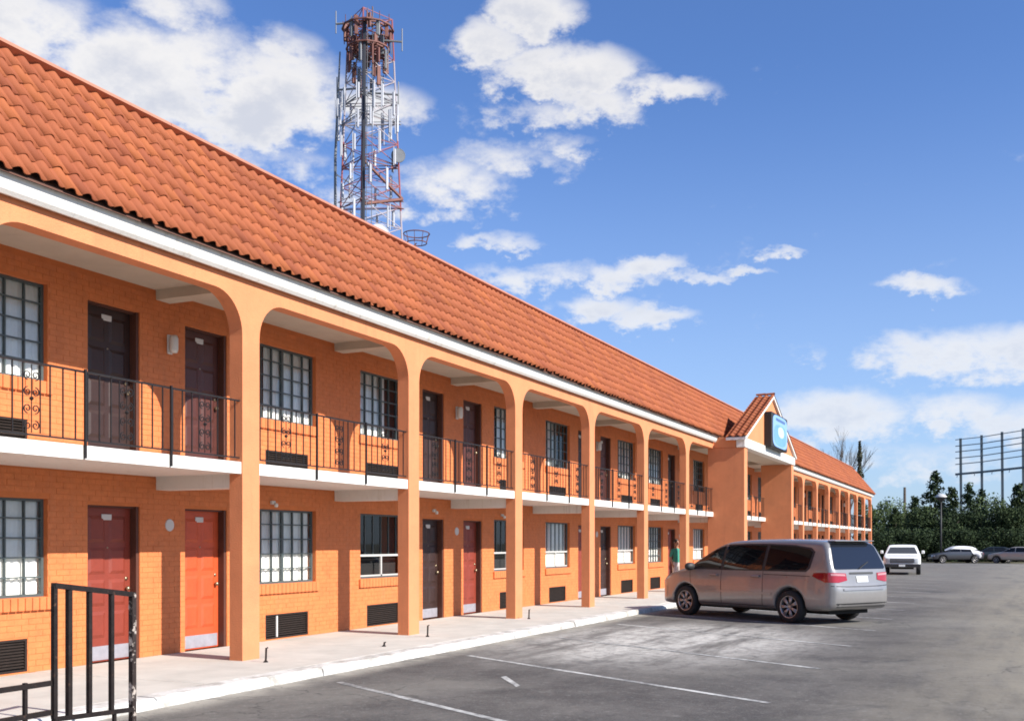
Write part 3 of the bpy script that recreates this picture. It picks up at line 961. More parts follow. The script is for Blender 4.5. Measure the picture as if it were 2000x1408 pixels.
oval(w2 * .40, hh * .16, .12, hh * .50, fy - .024, fy - .0185, M_signpale, 'pale_emblem', 32, 2.2)
MB().box(-w2 * .55, w2 * .62, fy - .022, fy - .013, hh * .80, hh * .87).build('dark_stroke', M_signnavy, sign)
# ------------------------------------------------------------------ vehicles: a rounded body from three silhouettes, trim laid on its surface
def sdf_poly(P, px, py):
    P = np.array(P, float); n = len(P)
    d = np.full(px.shape, 1e9); s = np.ones(px.shape)
    j = n - 1
    for i in range(n):
        e = P[j] - P[i]; wx = px - P[i, 0]; wy = py - P[i, 1]
        t = np.clip((wx * e[0] + wy * e[1]) / max(e @ e, 1e-12), 0, 1)
        bx = wx - e[0] * t; by = wy - e[1] * t
        d = np.minimum(d, bx * bx + by * by)
        c1 = py >= P[i, 1]; c2 = py < P[j, 1]; c3 = e[0] * wy > e[1] * wx
        s = np.where((c1 & c2 & c3) | (~c1 & ~c2 & ~c3), -s, s)
        j = i
    return s * np.sqrt(d)


def smax(a, b, k):
    return np.maximum(a, b) + np.maximum(k - np.abs(a - b), 0) ** 2 / (4 * k)


def smooth_poly(P, it=2):
    P = [Vector(p) for p in P]
    for _ in range(it):
        Q = []
        for i in range(len(P)):
            a, b = P[i], P[(i + 1) % len(P)]
            Q += [a * .75 + b * .25, a * .25 + b * .75]
        P = Q
    return [tuple(p) for p in P]


def surface_net(D, org, h):
    nx, ny, nz = D.shape
    neg = D < 0
    acc = np.zeros((nx - 1, ny - 1, nz - 1, 3)); cnt = np.zeros((nx - 1, ny - 1, nz - 1))
    base = np.stack(np.meshgrid(np.arange(nx - 1), np.arange(ny - 1), np.arange(nz - 1), indexing='ij'), -1).astype(float)
    C8 = [(i, j, k) for i in (0, 1) for j in (0, 1) for k in (0, 1)]
    def g(A, c): return A[c[0]:nx - 1 + c[0], c[1]:ny - 1 + c[1], c[2]:nz - 1 + c[2]]
    for a in C8:
        for ax in range(3):
            if a[ax] == 1: continue
            b = list(a); b[ax] = 1
            da, db = g(D, a), g(D, b); cr = (da < 0) != (db < 0)
            t = np.where(cr, da / np.where(cr, da - db, 1), 0)
            p = np.array(a, float)[None, None, None, :] + np.zeros(base.shape)
            p[..., ax] += t
            acc += np.where(cr[..., None], p, 0); cnt += cr
    idx = np.full(cnt.shape, -1); mk = cnt > 0; idx[mk] = np.arange(mk.sum())
    V = ((base + acc / np.maximum(cnt, 1)[..., None])[mk]) * h + np.array(org)
    F = []
    for ax in range(3):
        o = [1, 1, 1]; o[ax] = 0
        sl0 = tuple(slice(1, -1) if q else slice(0, -1) for q in o)
        s1 = [slice(1, -1) if q else slice(0, -1) for q in o]; s2 = list(s1); s2[ax] = slice(1, None)
        na, nb = neg[tuple(s1)], neg[tuple(s2)]
        cr = na != nb
        I = np.argwhere(cr); 
        if not len(I): continue
        I2 = I + np.array(o)
        b_, c_ = (ax + 1) % 3, (ax + 2) % 3
        def at(db, dc):
            J = I2.copy(); J[:, b_] -= db; J[:, c_] -= dc
            return idx[J[:, 0], J[:, 1], J[:, 2]]
        q = np.stack([at(1, 1), at(0, 1), at(0, 0), at(1, 0)], 1)
        fl = ~na[cr]
        q[fl] = q[fl][:, ::-1]
        F.append(q)
    return V, np.concatenate(F)


def car_body(side, plan, front, wheels, wr, h=.03, k=.10, ywell=.62):
    """side (x,z), plan half-outline (x,halfwidth), front half-outline (halfwidth,z)"""
    side = smooth_poly(side, 1)
    pl = [(x, w) for x, w in plan] + [(x, -w) for x, w in plan[::-1]]
    fr = [(w, z) for w, z in front] + [(-w, z) for w, z in front[::-1]]
    xs = [p[0] for p in side]; zs = [p[1] for p in side]; wm = max(w for _, w in plan)
    X = np.arange(min(xs) - .1, max(xs) + .1, h); Y = np.arange(-wm - .1, wm + .1 + h, h); Z = np.arange(min(zs) - .1, max(zs) + .1, h)
    a = sdf_poly(side, *np.meshgrid(X, Z, indexing='ij'))[:, None, :]
    b = sdf_poly(smooth_poly(pl, 1), *np.meshgrid(X, Y, indexing='ij'))[:, :, None]
    c = sdf_poly(smooth_poly(fr, 1), *np.meshgrid(Y, Z, indexing='ij'))[None, :, :]
    D = smax(smax(a, b, k), c, k)
    gx, gy, gz = np.meshgrid(X, Y, Z, indexing='ij')
    for wx, wz in wheels:
        cyl = np.maximum(np.sqrt((gx - wx) ** 2 + (gz - wz) ** 2) - wr, ywell - np.abs(gy))
        D = np.maximum(D, -cyl)
    V, F = surface_net(D, (X[0], Y[0], Z[0]), h)
    return V, F


def relax(V, F, it=2):
    n = len(V); e = np.concatenate([F[:, [0, 1]], F[:, [1, 2]], F[:, [2, 3]], F[:, [3, 0]]])
    for _ in range(it):
        A = np.zeros_like(V); c = np.zeros(n)
        np.add.at(A, e[:, 0], V[e[:, 1]]); np.add.at(c, e[:, 0], 1)
        np.add.at(A, e[:, 1], V[e[:, 0]]); np.add.at(c, e[:, 1], 1)
        V = V * .5 + .5 * A / np.maximum(c, 1)[:, None]
    return V


class Skin:
    """lays flat panels on a body by casting them along an axis"""
    def __init__(s, V, F):
        s.t = BVHTree.FromPolygons([tuple(v) for v in V.tolist()], [tuple(f) for f in F.tolist()])

    def patch(s, poly, axis, sign, off=.006, step=.05, thick=None):
        """poly in the two other coordinates; seen from +-axis. Returns verts, faces"""
        bm = bmesh.new()
        vs = [bm.verts.new((p[0], p[1], 0)) for p in poly]
        bm.faces.new(vs)
        xs = [p[0] for p in poly]; ys = [p[1] for p in poly]
        for co in np.arange(min(xs) + step, max(xs), step):
            bmesh.ops.bisect_plane(bm, geom=bm.verts[:] + bm.edges[:] + bm.faces[:], plane_co=(co, 0, 0), plane_no=(1, 0, 0))
        for co in np.arange(min(ys) + step, max(ys), step):
            bmesh.ops.bisect_plane(bm, geom=bm.verts[:] + bm.edges[:] + bm.faces[:], plane_co=(0, co, 0), plane_no=(0, 1, 0))
        bm.verts.index_update()
        out = []; last = None
        for v in bm.verts:
            a, b = v.co.x, v.co.y
            if axis == 'y': o = Vector((a, sign * 5, b)); d = Vector((0, -sign, 0))
            elif axis == 'x': o = Vector((sign * 6, a, b)); d = Vector((-sign, 0, 0))
            else: o = Vector((a, b, 5)); d = Vector((0, 0, -1))
            hit = s.t.ray_cast(o, d)
            if hit[0] is None:
                out.append(None); continue
            out.append(hit[0] - d * off)
        F = [[q.index for q in f.verts] for f in bm.faces]
        F = [f for f in F if all(out[i] is not None for i in f)]
        bm.free()
        out = [(p[:] if p is not None else (0, 0, 0)) for p in out]
        # face the right way
        nn = []
        for f in F:
            p = [Vector(out[i]) for i in f]; n = (p[1] - p[0]).cross(p[2] - p[0])
            d = {'y': Vector((0, sign, 0)), 'x': Vector((sign, 0, 0)), 'z': Vector((0, 0, 1))}[axis]
            nn.append(f if n.dot(d) >= 0 else f[::-1])
        return out, nn

    def put(s, name, poly, axis, sign, m_, parent, off=.006, step=.05):
        v, f = s.patch(poly, axis, sign, off, step)
        used = sorted({i for q in f for i in q}); mp = {k: i for i, k in enumerate(used)}
        if not f: return None
        return obj(name, mesh(name, [v[i] for i in used], [[mp[i] for i in q] for q in f], m_, True), parent)

    def strip(s, name, pts, w, axis, sign, m_, parent, off=.004):
        """thin line along pts"""
        L_ = []; R_ = []
        for i, p in enumerate(pts):
            a = Vector(pts[max(i - 1, 0)]); b = Vector(pts[min(i + 1, len(pts) - 1)]); t = (b - a).normalized(); n = Vector((-t.y, t.x)) * w / 2
            L_.append((p[0] + n.x, p[1] + n.y)); R_.append((p[0] - n.x, p[1] - n.y))
        return s.put(name, L_ + R_[::-1], axis, sign, m_, parent, off, .06)


def carpaint(name, col, flake=.25, rough=.35, metal=.55):
    return mat(name, col, rough, .04, 8, 0, metal=metal, coat=.8)


M_vanpaint = mat('warm_silver_paint', (.245, .235, .228), .32, .05, 6, 0, metal=.35, coat=.8)
M_whitepaint = mat('dusty_white_paint', (.72, .73, .70), .4, .05, 5, coat=.4)
M_carglass = mat('dark_car_glass', (.006, .007, .008), .02, spec=.4)
M_carglass2 = mat('tinted_rear_glass', (.010, .012, .018), .06, spec=.55)
M_tyre = mat('tyre_rubber', (.018, .018, .018), .85, .2, 10, .3, 40)
M_alloy = mat('grey_alloy', (.42, .40, .39), .38, .08, 12, metal=.8)
M_hub = mat('dark_wheel_well', (.01, .01, .01), .9)
M_plastic = mat('dark_plastic', (.022, .022, .023), .6)
M_red = mat('red_lamp_lens', (.30, .007, .012), .12, .1, 6, coat=.6)
M_redwhite = mat('clear_lamp_lens', (.42, .20, .20), .12, coat=.6)
M_chrome = mat('bright_trim', (.62, .62, .62), .2, metal=1.0)
M_numplate = mat('white_licence_plate', (.70, .72, .70), .5)
M_headlamp = mat('headlamp_lens', (.45, .47, .47), .12, .1, 9, coat=.6)
M_amber = mat('amber_lens', (.55, .20, .03), .2)

_wheel = {}
def wheel(parent, x, y, z, r, w, alloy=True, spokes=7):
    key = (r, w, alloy)
    if key not in _wheel:
        t = MB().lathe([(r * .64, -w / 2 + .01), (r * .70, -w / 2), (r * .93, -w / 2 + .004), (r * .985, -w / 2 + .03), (r, -w / 4), (r, w / 4), (r * .985, w / 2 - .03), (r * .93, w / 2 - .004), (r * .70, w / 2), (r * .64, w / 2 - .01)], n=36, axis='y')
        rim = MB(); 
        rim.lathe([(r * .70, w / 2 - .004), (r * .66, w / 2 - .001), (r * .62, w / 2 - .02), (r * .60, w / 2 - .10)], n=36, axis='y')
        back = MB().lathe([(0, w / 2 - .09), (r * .61, w / 2 - .09)], n=24, axis='y')
        for i in range(spokes):
            a = 2 * math.pi * i / spokes
            for da in (-.11, .11) if alloy else (0,):
                p0 = (r * .10 * math.cos(a), w / 2 - .035, r * .10 * math.sin(a)); p1 = (r * .63 * math.cos(a + da), w / 2 - .022, r * .63 * math.sin(a + da))
                rim.tube([p0, p1], [.022, .020], 5)
        rim.lathe([(0, w / 2 - .018), (r * .12, w / 2 - .02), (r * .16, w / 2 - .035), (r * .17, w / 2 - .06)], n=16, axis='y')
        _wheel[key] = (t.mesh('tyre', M_tyre, True), rim.mesh('rim', M_alloy, True), back.mesh('brake_disc', M_hub))
    t, rm, bk = _wheel[key]
    o = obj('wheel', t, parent, (x, y, z), (0, 0, 0 if y > 0 else math.pi))
    o.name = 'wheel'
    obj('rim', rm, o); obj('brake_disc', bk, o)
    return o


def sym(poly): return [(-a, b) for a, b in poly][::-1]


# ---- the minivan
vang = R(180 + 0)
def make_van():
    side = [(2.42, .24), (2.54, .34), (2.57, .52), (2.53, .68), (2.42, .80), (2.15, .93), (1.72, 1.045), (1.48, 1.10), (1.05, 1.36), (.62, 1.60), (.30, 1.70), (-.5, 1.755), (-1.5, 1.745), (-2.12, 1.70),
            (-2.27, 1.63), (-2.40, 1.32), (-2.50, 1.06), (-2.52, .92), (-2.55, .80), (-2.61, .70), (-2.60, .48), (-2.52, .34), (-2.3, .27), (-1, .22), (1, .22)]
    plan = [(2.57, 0), (2.56, .40), (2.47, .70), (2.28, .86), (1.9, .95), (1.2, .975), (0, .98), (-1.4, .975), (-2.1, .955), (-2.42, .90), (-2.56, .76), (-2.61, .45), (-2.61, 0)]
    front = [(0, .2), (.80, .2), (.93, .30), (.965, .45), (.98, .68), (.97, .88), (.94, 1.04), (.88, 1.22), (.755, 1.58), (.70, 1.68), (.60, 1.735), (.3, 1.765), (0, 1.77)]
    WR = .335
    wl = [(1.52, WR), (-1.48, WR)]
    V, F = car_body(side, plan, front, wl, .395, .0275, .09)
    V = relax(V, F, 2)
    t = thing('minivan', 'silver grey minivan parked nose-in to the kerb in front of the entrance porch', 'minivan')
    obj('body', mesh('body', V, F, M_vanpaint, True), t)
    sk = Skin(V, F)
    for s in (1, -1):
        w = [('side_window', [(1.36, 1.115), (1.02, 1.335), (.72, 1.50), (.50, 1.565), (.44, 1.57), (.44, 1.085)]),
             ('side_window', [(.37, 1.085), (.37, 1.575), (-.2, 1.60), (-.74, 1.60), (-.74, 1.085)]),
             ('side_window', [(-.82, 1.085), (-.82, 1.60), (-1.5, 1.575), (-1.88, 1.52), (-1.97, 1.46), (-1.93, 1.16), (-1.88, 1.10)])]
        band = [(1.52, 1.085), (1.05, 1.39), (.66, 1.575), (.44, 1.612), (-.2, 1.632), (-.82, 1.632), (-1.5, 1.605), (-1.92, 1.55), (-2.03, 1.47), (-1.99, 1.14), (-1.90, 1.06), (.44, 1.055), (1.40, 1.065)]
        sk.put('window_surround', band, 'y', s, M_plastic, t, .003, .07)
        for nm, p in w: sk.put(nm, p, 'y', s, M_carglass, t, .008, .07)
        # shut lines and sill
        for pts in ([(1.30, .36), (1.34, .70), (1.38, 1.06)], [(.41, .34), (.41, .7), (.405, 1.06)], [(-.76, .34), (-.78, .70), (-.78, 1.06)], [(-.80, .99), (-1.4, .985), (-2.0, .975)]):
            sk.strip('shut_line', pts, .014, 'y', s, M_black, t, .002)
        sk.strip('rub_strip', [(1.10, .60), (.2, .595), (-1.02, .59)], .045, 'y', s, M_vanpaint, t, .012)
        sk.put('sill_trim', [(1.10, .27), (1.10, .33), (-1.05, .33), (-1.05, .27)], 'y', s, M_plastic, t, .004, .2)
        for hx in (.60, -.60):
            h = MB().bbox(hx - .12, hx + .12, .975 * s - .02, .975 * s + .035, .925, .965, .012)
            h.build('door_handle', M_vanpaint, t)
        # lamps wrapping the corners
        sk.put('tail_lamp', [(-2.06, .98), (-2.09, 1.045), (-2.50, 1.06), (-2.56, .87), (-2.36, .86)], 'y', s, M_red, t, .008, .04)
        tl = [(.46, .90), (.48, 1.04), (.93, 1.06), (.95, .86), (.70, .86)]
        sk.put('tail_lamp', tl if s > 0 else sym(tl), 'x', -1, M_red, t, .009, .04)
        rv = [(.50, .985), (.51, 1.025), (.86, 1.04), (.86, 1.0)]
        sk.put('reversing_lamp', rv if s > 0 else sym(rv), 'x', -1, M_redwhite, t, .013, .04)
        hl = [(.45, .66), (.50, .78), (.86, .86), (.88, .70)]
        sk.put('head_lamp', hl if s > 0 else sym(hl), 'x', 1, M_headlamp, t, .008, .04)
        # mirror
        mm = MB().lathe([(0, -.075), (.06, -.07), (.088, -.03), (.09, .04), (.06, .075), (0, .08)], (0, 0, 0), 14, 'x')
        mo = obj('door_mirror', mm.mesh('door_mirror', M_plastic, True), t, (1.20, s * 1.10, 1.12)); mo.scale = (1, 1.45, 1)
        ml = MB().tube([(1.22, s * .93, 1.075), (1.21, s * 1.03, 1.10)], .028, 6).build('mirror_stalk', M_plastic, t)
        for wx, wz in wl: wheel(t, wx, s * .845, wz, WR, .22)
    rw = [(-.78, 1.15), (-.74, 1.12), (.74, 1.12), (.78, 1.15), (.665, 1.58), (.62, 1.63), (-.62, 1.63), (-.665, 1.58)]
    sk.put('rear_window', rw, 'x', -1, M_carglass2, t, .008, .06)
    ws = [(-.76, 1.10), (.76, 1.10), (.60, 1.60), (-.60, 1.60)]
    sk.put('windscreen', ws, 'x', 1, M_carglass, t, .008, .06)
    sk.put('licence_plate', [(-.17, .86), (.17, .86), (.17, .98), (-.17, .98)], 'x', -1, M_numplate, t, .012, .1)
    sk.put('tailgate_trim', [(-.36, 1.02), (.36, 1.02), (.36, 1.06), (-.36, 1.06)], 'x', -1, M_plastic, t, .012, .1)
    sk.strip('bumper_seam', [(-.86, .79), (-.5, .775), (0, .77), (.5, .775), (.86, .79)], .016, 'x', -1, M_black, t, .003)
    sk.put('bumper_step', [(-.62, .70), (.62, .70), (.60, .745), (-.60, .745)], 'x', -1, M_vanpaint, t, .018, .1)
    sk.put('bumper_shade', [(-.75, .36), (.75, .36), (.78, .44), (-.78, .44)], 'x', -1, M_plastic, t, .006, .1)  # dark strip painted on as the shadow under the rear bumper
    MB().bbox(-2.36, -2.16, -.60, .60, 1.675, 1.70, .01).build('rear_spoiler', M_vanpaint, t)
    MB().tube([(-2.50, .05, 1.13), (-2.47, -.12, 1.20), (-2.43, -.30, 1.26)], .012, 5).build('rear_wiper', M_plastic, t)
    sk.put('grille', [(-.45, .64), (.45, .64), (.42, .74), (-.42, .74)], 'x', 1, M_plastic, t, .006, .1)
    MB().box(-2.2, 2.1, -.60, .60, .20, .30).build('underbody', M_hub, t)
    return t
van = make_van()
fwdv = -ldir
van.rotation_euler = (0, 0, math.atan2(fwdv.y, fwdv.x) + R(-1.0))
van.location = (25.13, 5.05, 0.0); van.scale = (1.07, 1.07, 1.05)

# ---- the white pickup facing us
def make_pickup():
    side = [(2.62, .42), (2.74, .52), (2.74, .98), (2.66, 1.08), (1.35, 1.20), (1.22, 1.22), (.62, 1.76), (.45, 1.82), (-.55, 1.83), (-.72, 1.78), (-.84, 1.22), (-2.75, 1.20), (-2.78, .55), (-2.7, .45)]
    plan = [(2.74, 0), (2.72, .80), (2.60, .95), (1.5, .99), (-2.7, .99), (-2.78, .9), (-2.78, 0)]
    front = [(0, .4), (.92, .4), (.98, .55), (1.0, .85), (.97, 1.17), (.92, 1.24), (.75, 1.72), (.68, 1.80), (.4, 1.835), (0, 1.84)]
    WR = .38; wl = [(1.75, WR), (-1.75, WR)]
    V, F = car_body(side, plan, front, wl, .46, .04, .07, .64); V = relax(V, F, 1)
    t = thing('pickup_truck', 'white boxy pickup truck with dark grille facing us beyond the minivan', 'pickup truck')
    obj('body', mesh('body', V, F, M_whitepaint, True), t); sk = Skin(V, F)
    sk.put('windscreen', [(-.80, 1.27), (.80, 1.27), (.64, 1.66), (-.64, 1.66)], 'x', 1, mat('grey_windscreen', (.055, .06, .065), .08), t, .012, .08)
    sk.put('grille', [(-.62, .72), (.62, .72), (.62, .98), (-.62, .98)], 'x', 1, M_plastic, t, .012, .1)
    for zz in (.80, .89): sk.put('grille_bar', [(-.60, zz - .012), (.60, zz - .012), (.60, zz + .012), (-.60, zz + .012)], 'x', 1, M_alloy, t, .03, .1)
    MB().bbox(2.70, 2.86, -.96, .96, .46, .66, .03).build('front_bumper', M_plastic, t)
    MB().bbox(2.855, 2.87, -.16, .16, .50, .62, .004).build('licence_plate', M_numplate, t)
    for s in (1, -1):
        hl = [(.66, .74), (.93, .74), (.93, .97), (.66, .97)]
        sk.put('head_lamp', hl if s > 0 else sym(hl), 'x', 1, M_headlamp, t, .014, .1)
        sk.put('side_window', [(.98, 1.28), (.60, 1.68), (.48, 1.72), (-.55, 1.72), (-.62, 1.28)], 'y', s, M_carglass, t, .008, .1)
        for x_ in (1.2, -.70): sk.strip('shut_line', [(x_, .5), (x_, 1.18)], .018, 'y', s, M_black, t, .003)
        MB().bbox(.98, 1.10, s * 1.08 - .08, s * 1.08 + .08, 1.26, 1.46, .03).build('door_mirror', M_whitepaint, t)
        MB().tube([(1.05, s * .92, 1.28), (1.05, s * 1.06, 1.32)], .02, 5).build('mirror_arm', M_plastic, t)
        for wx, wz in wl: wheel(t, wx, s * .84, wz, WR, .24, False, 6)
    MB().box(-2.6, 2.5, -.6, .6, .34, .5).build('chassis', M_hub, t)
    return t
pk = make_pickup()
pk.location = (64.2, 5.2, 0); pk.rotation_euler = (0, 0, R(180 + 4)); pk.scale = (1, 1, .90)

# ---- cars at the far edge of the lot
def make_car(label, paint, name='parked_car'):
    side = [(2.15, .28), (2.25, .45), (2.22, .66), (2.0, .80), (1.2, .92), (.95, .96), (.25, 1.36), (-.1, 1.43), (-.9, 1.42), (-1.35, 1.33), (-1.75, 1.02), (-2.15, .96), (-2.25, .80), (-2.25, .45), (-2.15, .28)]
    plan = [(2.25, 0), (2.2, .55), (1.95, .78), (1.3, .86), (-1.5, .86), (-2.05, .78), (-2.25, .5), (-2.25, 0)]
    front = [(0, .25), (.75, .25), (.84, .4), (.87, .62), (.84, .92), (.62, 1.34), (.5, 1.42), (0, 1.46)]
    WR = .31; wl = [(1.35, WR), (-1.32, WR)]
    V, F = car_body(side, plan, front, wl, .37, .05, .08, .58); V = relax(V, F, 1)
    t = thing(name, label, 'car'); obj('body', mesh('body', V, F, paint, True), t); sk = Skin(V, F)
    for s in (1, -1):
        sk.put('side_window', [(.86, .98), (.30, 1.30), (-.15, 1.36), (-.15, .98)], 'y', s, M_carglass, t, .01, .1)
        sk.put('side_window', [(-.22, .98), (-.22, 1.36), (-.95, 1.35), (-1.42, 1.05), (-1.4, .98)], 'y', s, M_carglass, t, .01, .1)
        sk.put('tail_lamp', [(s * .45, .75), (s * .75, .75), (s * .74, .88), (s * .45, .88)], 'x', -1, M_red, t, .01, .1)
        sk.put('head_lamp', [(s * .4, .58), (s * .74, .58), (s * .74, .70), (s * .4, .70)], 'x', 1, M_headlamp, t, .01, .1)
        for wx, wz in wl: wheel(t, wx, s * .75, wz, WR, .2, False, 6)
    sk.put('windscreen', [(-.66, 1.0), (.66, 1.0), (.52, 1.34), (-.52, 1.34)], 'x', 1, M_carglass2, t, .01, .1)
    sk.put('rear_window', [(-.62, 1.06), (.62, 1.06), (.52, 1.32), (-.52, 1.32)], 'x', -1, M_carglass2, t, .01, .1)
    return t, sk
def at_px(px, Z):
    r = (px - 1000) / 2085 * Z
    return Z * CT + r * ST, Z * ST - r * CT
M_grey = carpaint('dark_grey_paint', (.07, .07, .075)); M_tan = carpaint('pale_beige_paint', (.40, .36, .31), metal=.2); M_dk = carpaint('black_green_paint', (.03, .035, .03))
c1, sk1 = make_car('dark grey car under a loose white tarpaulin at the tree line', M_grey)
x_, y_ = at_px(1866, 92); c1.location = (x_, y_, 0); c1.rotation_euler = (0, 0, R(112))
tp = thing('tarpaulin', 'white tarpaulin thrown over the roof of the dark grey far car', 'tarpaulin', (x_, y_, 0), R(112))
M_tarp = mat('white_tarp', (.66, .66, .66), .7, .1, 3, .3, 10)
sk1.put('sheet', [(.7, -.70), (.9, .1), (.55, .70), (-1.6, .74), (-1.75, .2), (-1.6, -.72)], 'z', 1, M_tarp, tp, .05, .15)
sk1.put('hanging_corner', [(-1.0, 1.2), (-1.1, .9), (-1.45, .5), (-1.5, .15), (-1.9, .6), (-1.75, 1.0)], 'y', 1, M_tarp, tp, .06, .15)
c2, _ = make_car('black car half hidden at the tree line right of the tarpaulin', M_dk)
x_, y_ = at_px(1934, 94); c2.location = (x_, y_, 0); c2.rotation_euler = (0, 0, R(100))
c3, _ = make_car('pale beige car at the tree line by the right edge of the picture', M_tan)
x_, y_ = at_px(1985, 90); c3.location = (x_, y_, 0); c3.rotation_euler = (0, 0, R(70))

# ------------------------------------------------------------------ iron handrail near the kerb (left foreground)
rail = thing('iron_handrail', 'black iron ramp handrail with flaking paint at the lower left corner', 'handrail', (6.2, 6.9, 0))
rail['_off'] = 1
Pl, Pr = Vector((6.12, 6.78, 0)), Vector((7.40, 7.22, 0))
def rp(t, z): p = Pl.lerp(Pr, t); return (p.x, p.y, z)
MB().tube([rp(-.01, 1.397), rp(1.0, 1.262)], .030, 4).build('top_rail', M_rust, rail)
MB().tube([rp(-.01, .345), rp(1.02, .21)], .027, 4).build('bottom_rail', M_rust, rail)
for t, r_ in ((0, .026), (.165, .028), (.41, .025), (.70, .025)):
    MB().tube([rp(t, .35 - .135 * t), rp(t, 1.39 - .135 * t)], r_, 4).build('bar', M_rust, rail)
M_flake = mat('flaking_pale_paint', (.03, .022, .02), .8, .3, 10, .4, 30, spec=.15, stain=(11, .56, .62, (.42, .36, .31), 1.0))
MB().tube([rp(1.0, -.02), rp(1.0, 1.28)], .034, 4).build('end_post', M_flake, rail)
MB().tube([rp(.74, -.02), rp(.74, .23)], .02, 4).build('foot', M_rust, rail)
MB().tube([rp(.02, -.02), rp(.02, .35)], .022, 4).build('foot', M_rust, rail)
for z_, nm in ((.63, 'low_rail'), (.40, 'low_rail')):
    MB().tube([(1.5, 6.80, z_), (6.12, 6.80, z_)], .027, 4).build(nm, M_rust, rail)
for x_ in (5.86, 4.2, 2.5):
    MB().tube([(x_, 6.80, -.02), (x_, 6.80, .66)], .02, 4).build('low_post', M_rust, rail)
MB().lathe([(0, -.05), (.045, -.03), (.05, .01), (.03, .045), (0, .05)], (4.85, 6.80, .41), 10).build('collar', M_rust, rail)

# ------------------------------------------------------------------ pipe stubs on the walkway
stubs = [(519, 1293, 'rusty pipe stub beside the foot of the column nearest the camera'), (750, 1262, 'small bent pipe stub on the white kerb'),
         (835, 1243, 'rusty pipe stub beside the foot of the second column'), (1033, 1208, 'rusty pipe stub beside the foot of the third column')]
for i, (px, py, lb_) in enumerate(stubs):
    Z = (CAMZ - ZW) * 2085 / (py - 1060); r = (px - 1000) / 2085 * Z
    X_, Y_ = Z * CT + r * ST, Z * ST - r * CT
    h = .07 if i == 1 else .20
    p = thing('pipe_stub', lb_, 'pipe', (X_, Y_, ZW - .003 if i != 1 else .105), 0, 'pipe stubs along the walkway')
    MB().tube([(0, 0, 0), (.012, 0, h)], .014, 8).build('pipe', M_rust, p)
    MB().lathe([(0, 0), (.032, 0), (.032, .015), (.018, .028), (.014, .035)], n=10).build('base_flange', M_rust, p)
    MB().tube([(0, 0, h * .93), (.03, -.015, h * 1.02)], .010, 6).build('elbow', M_rust, p)

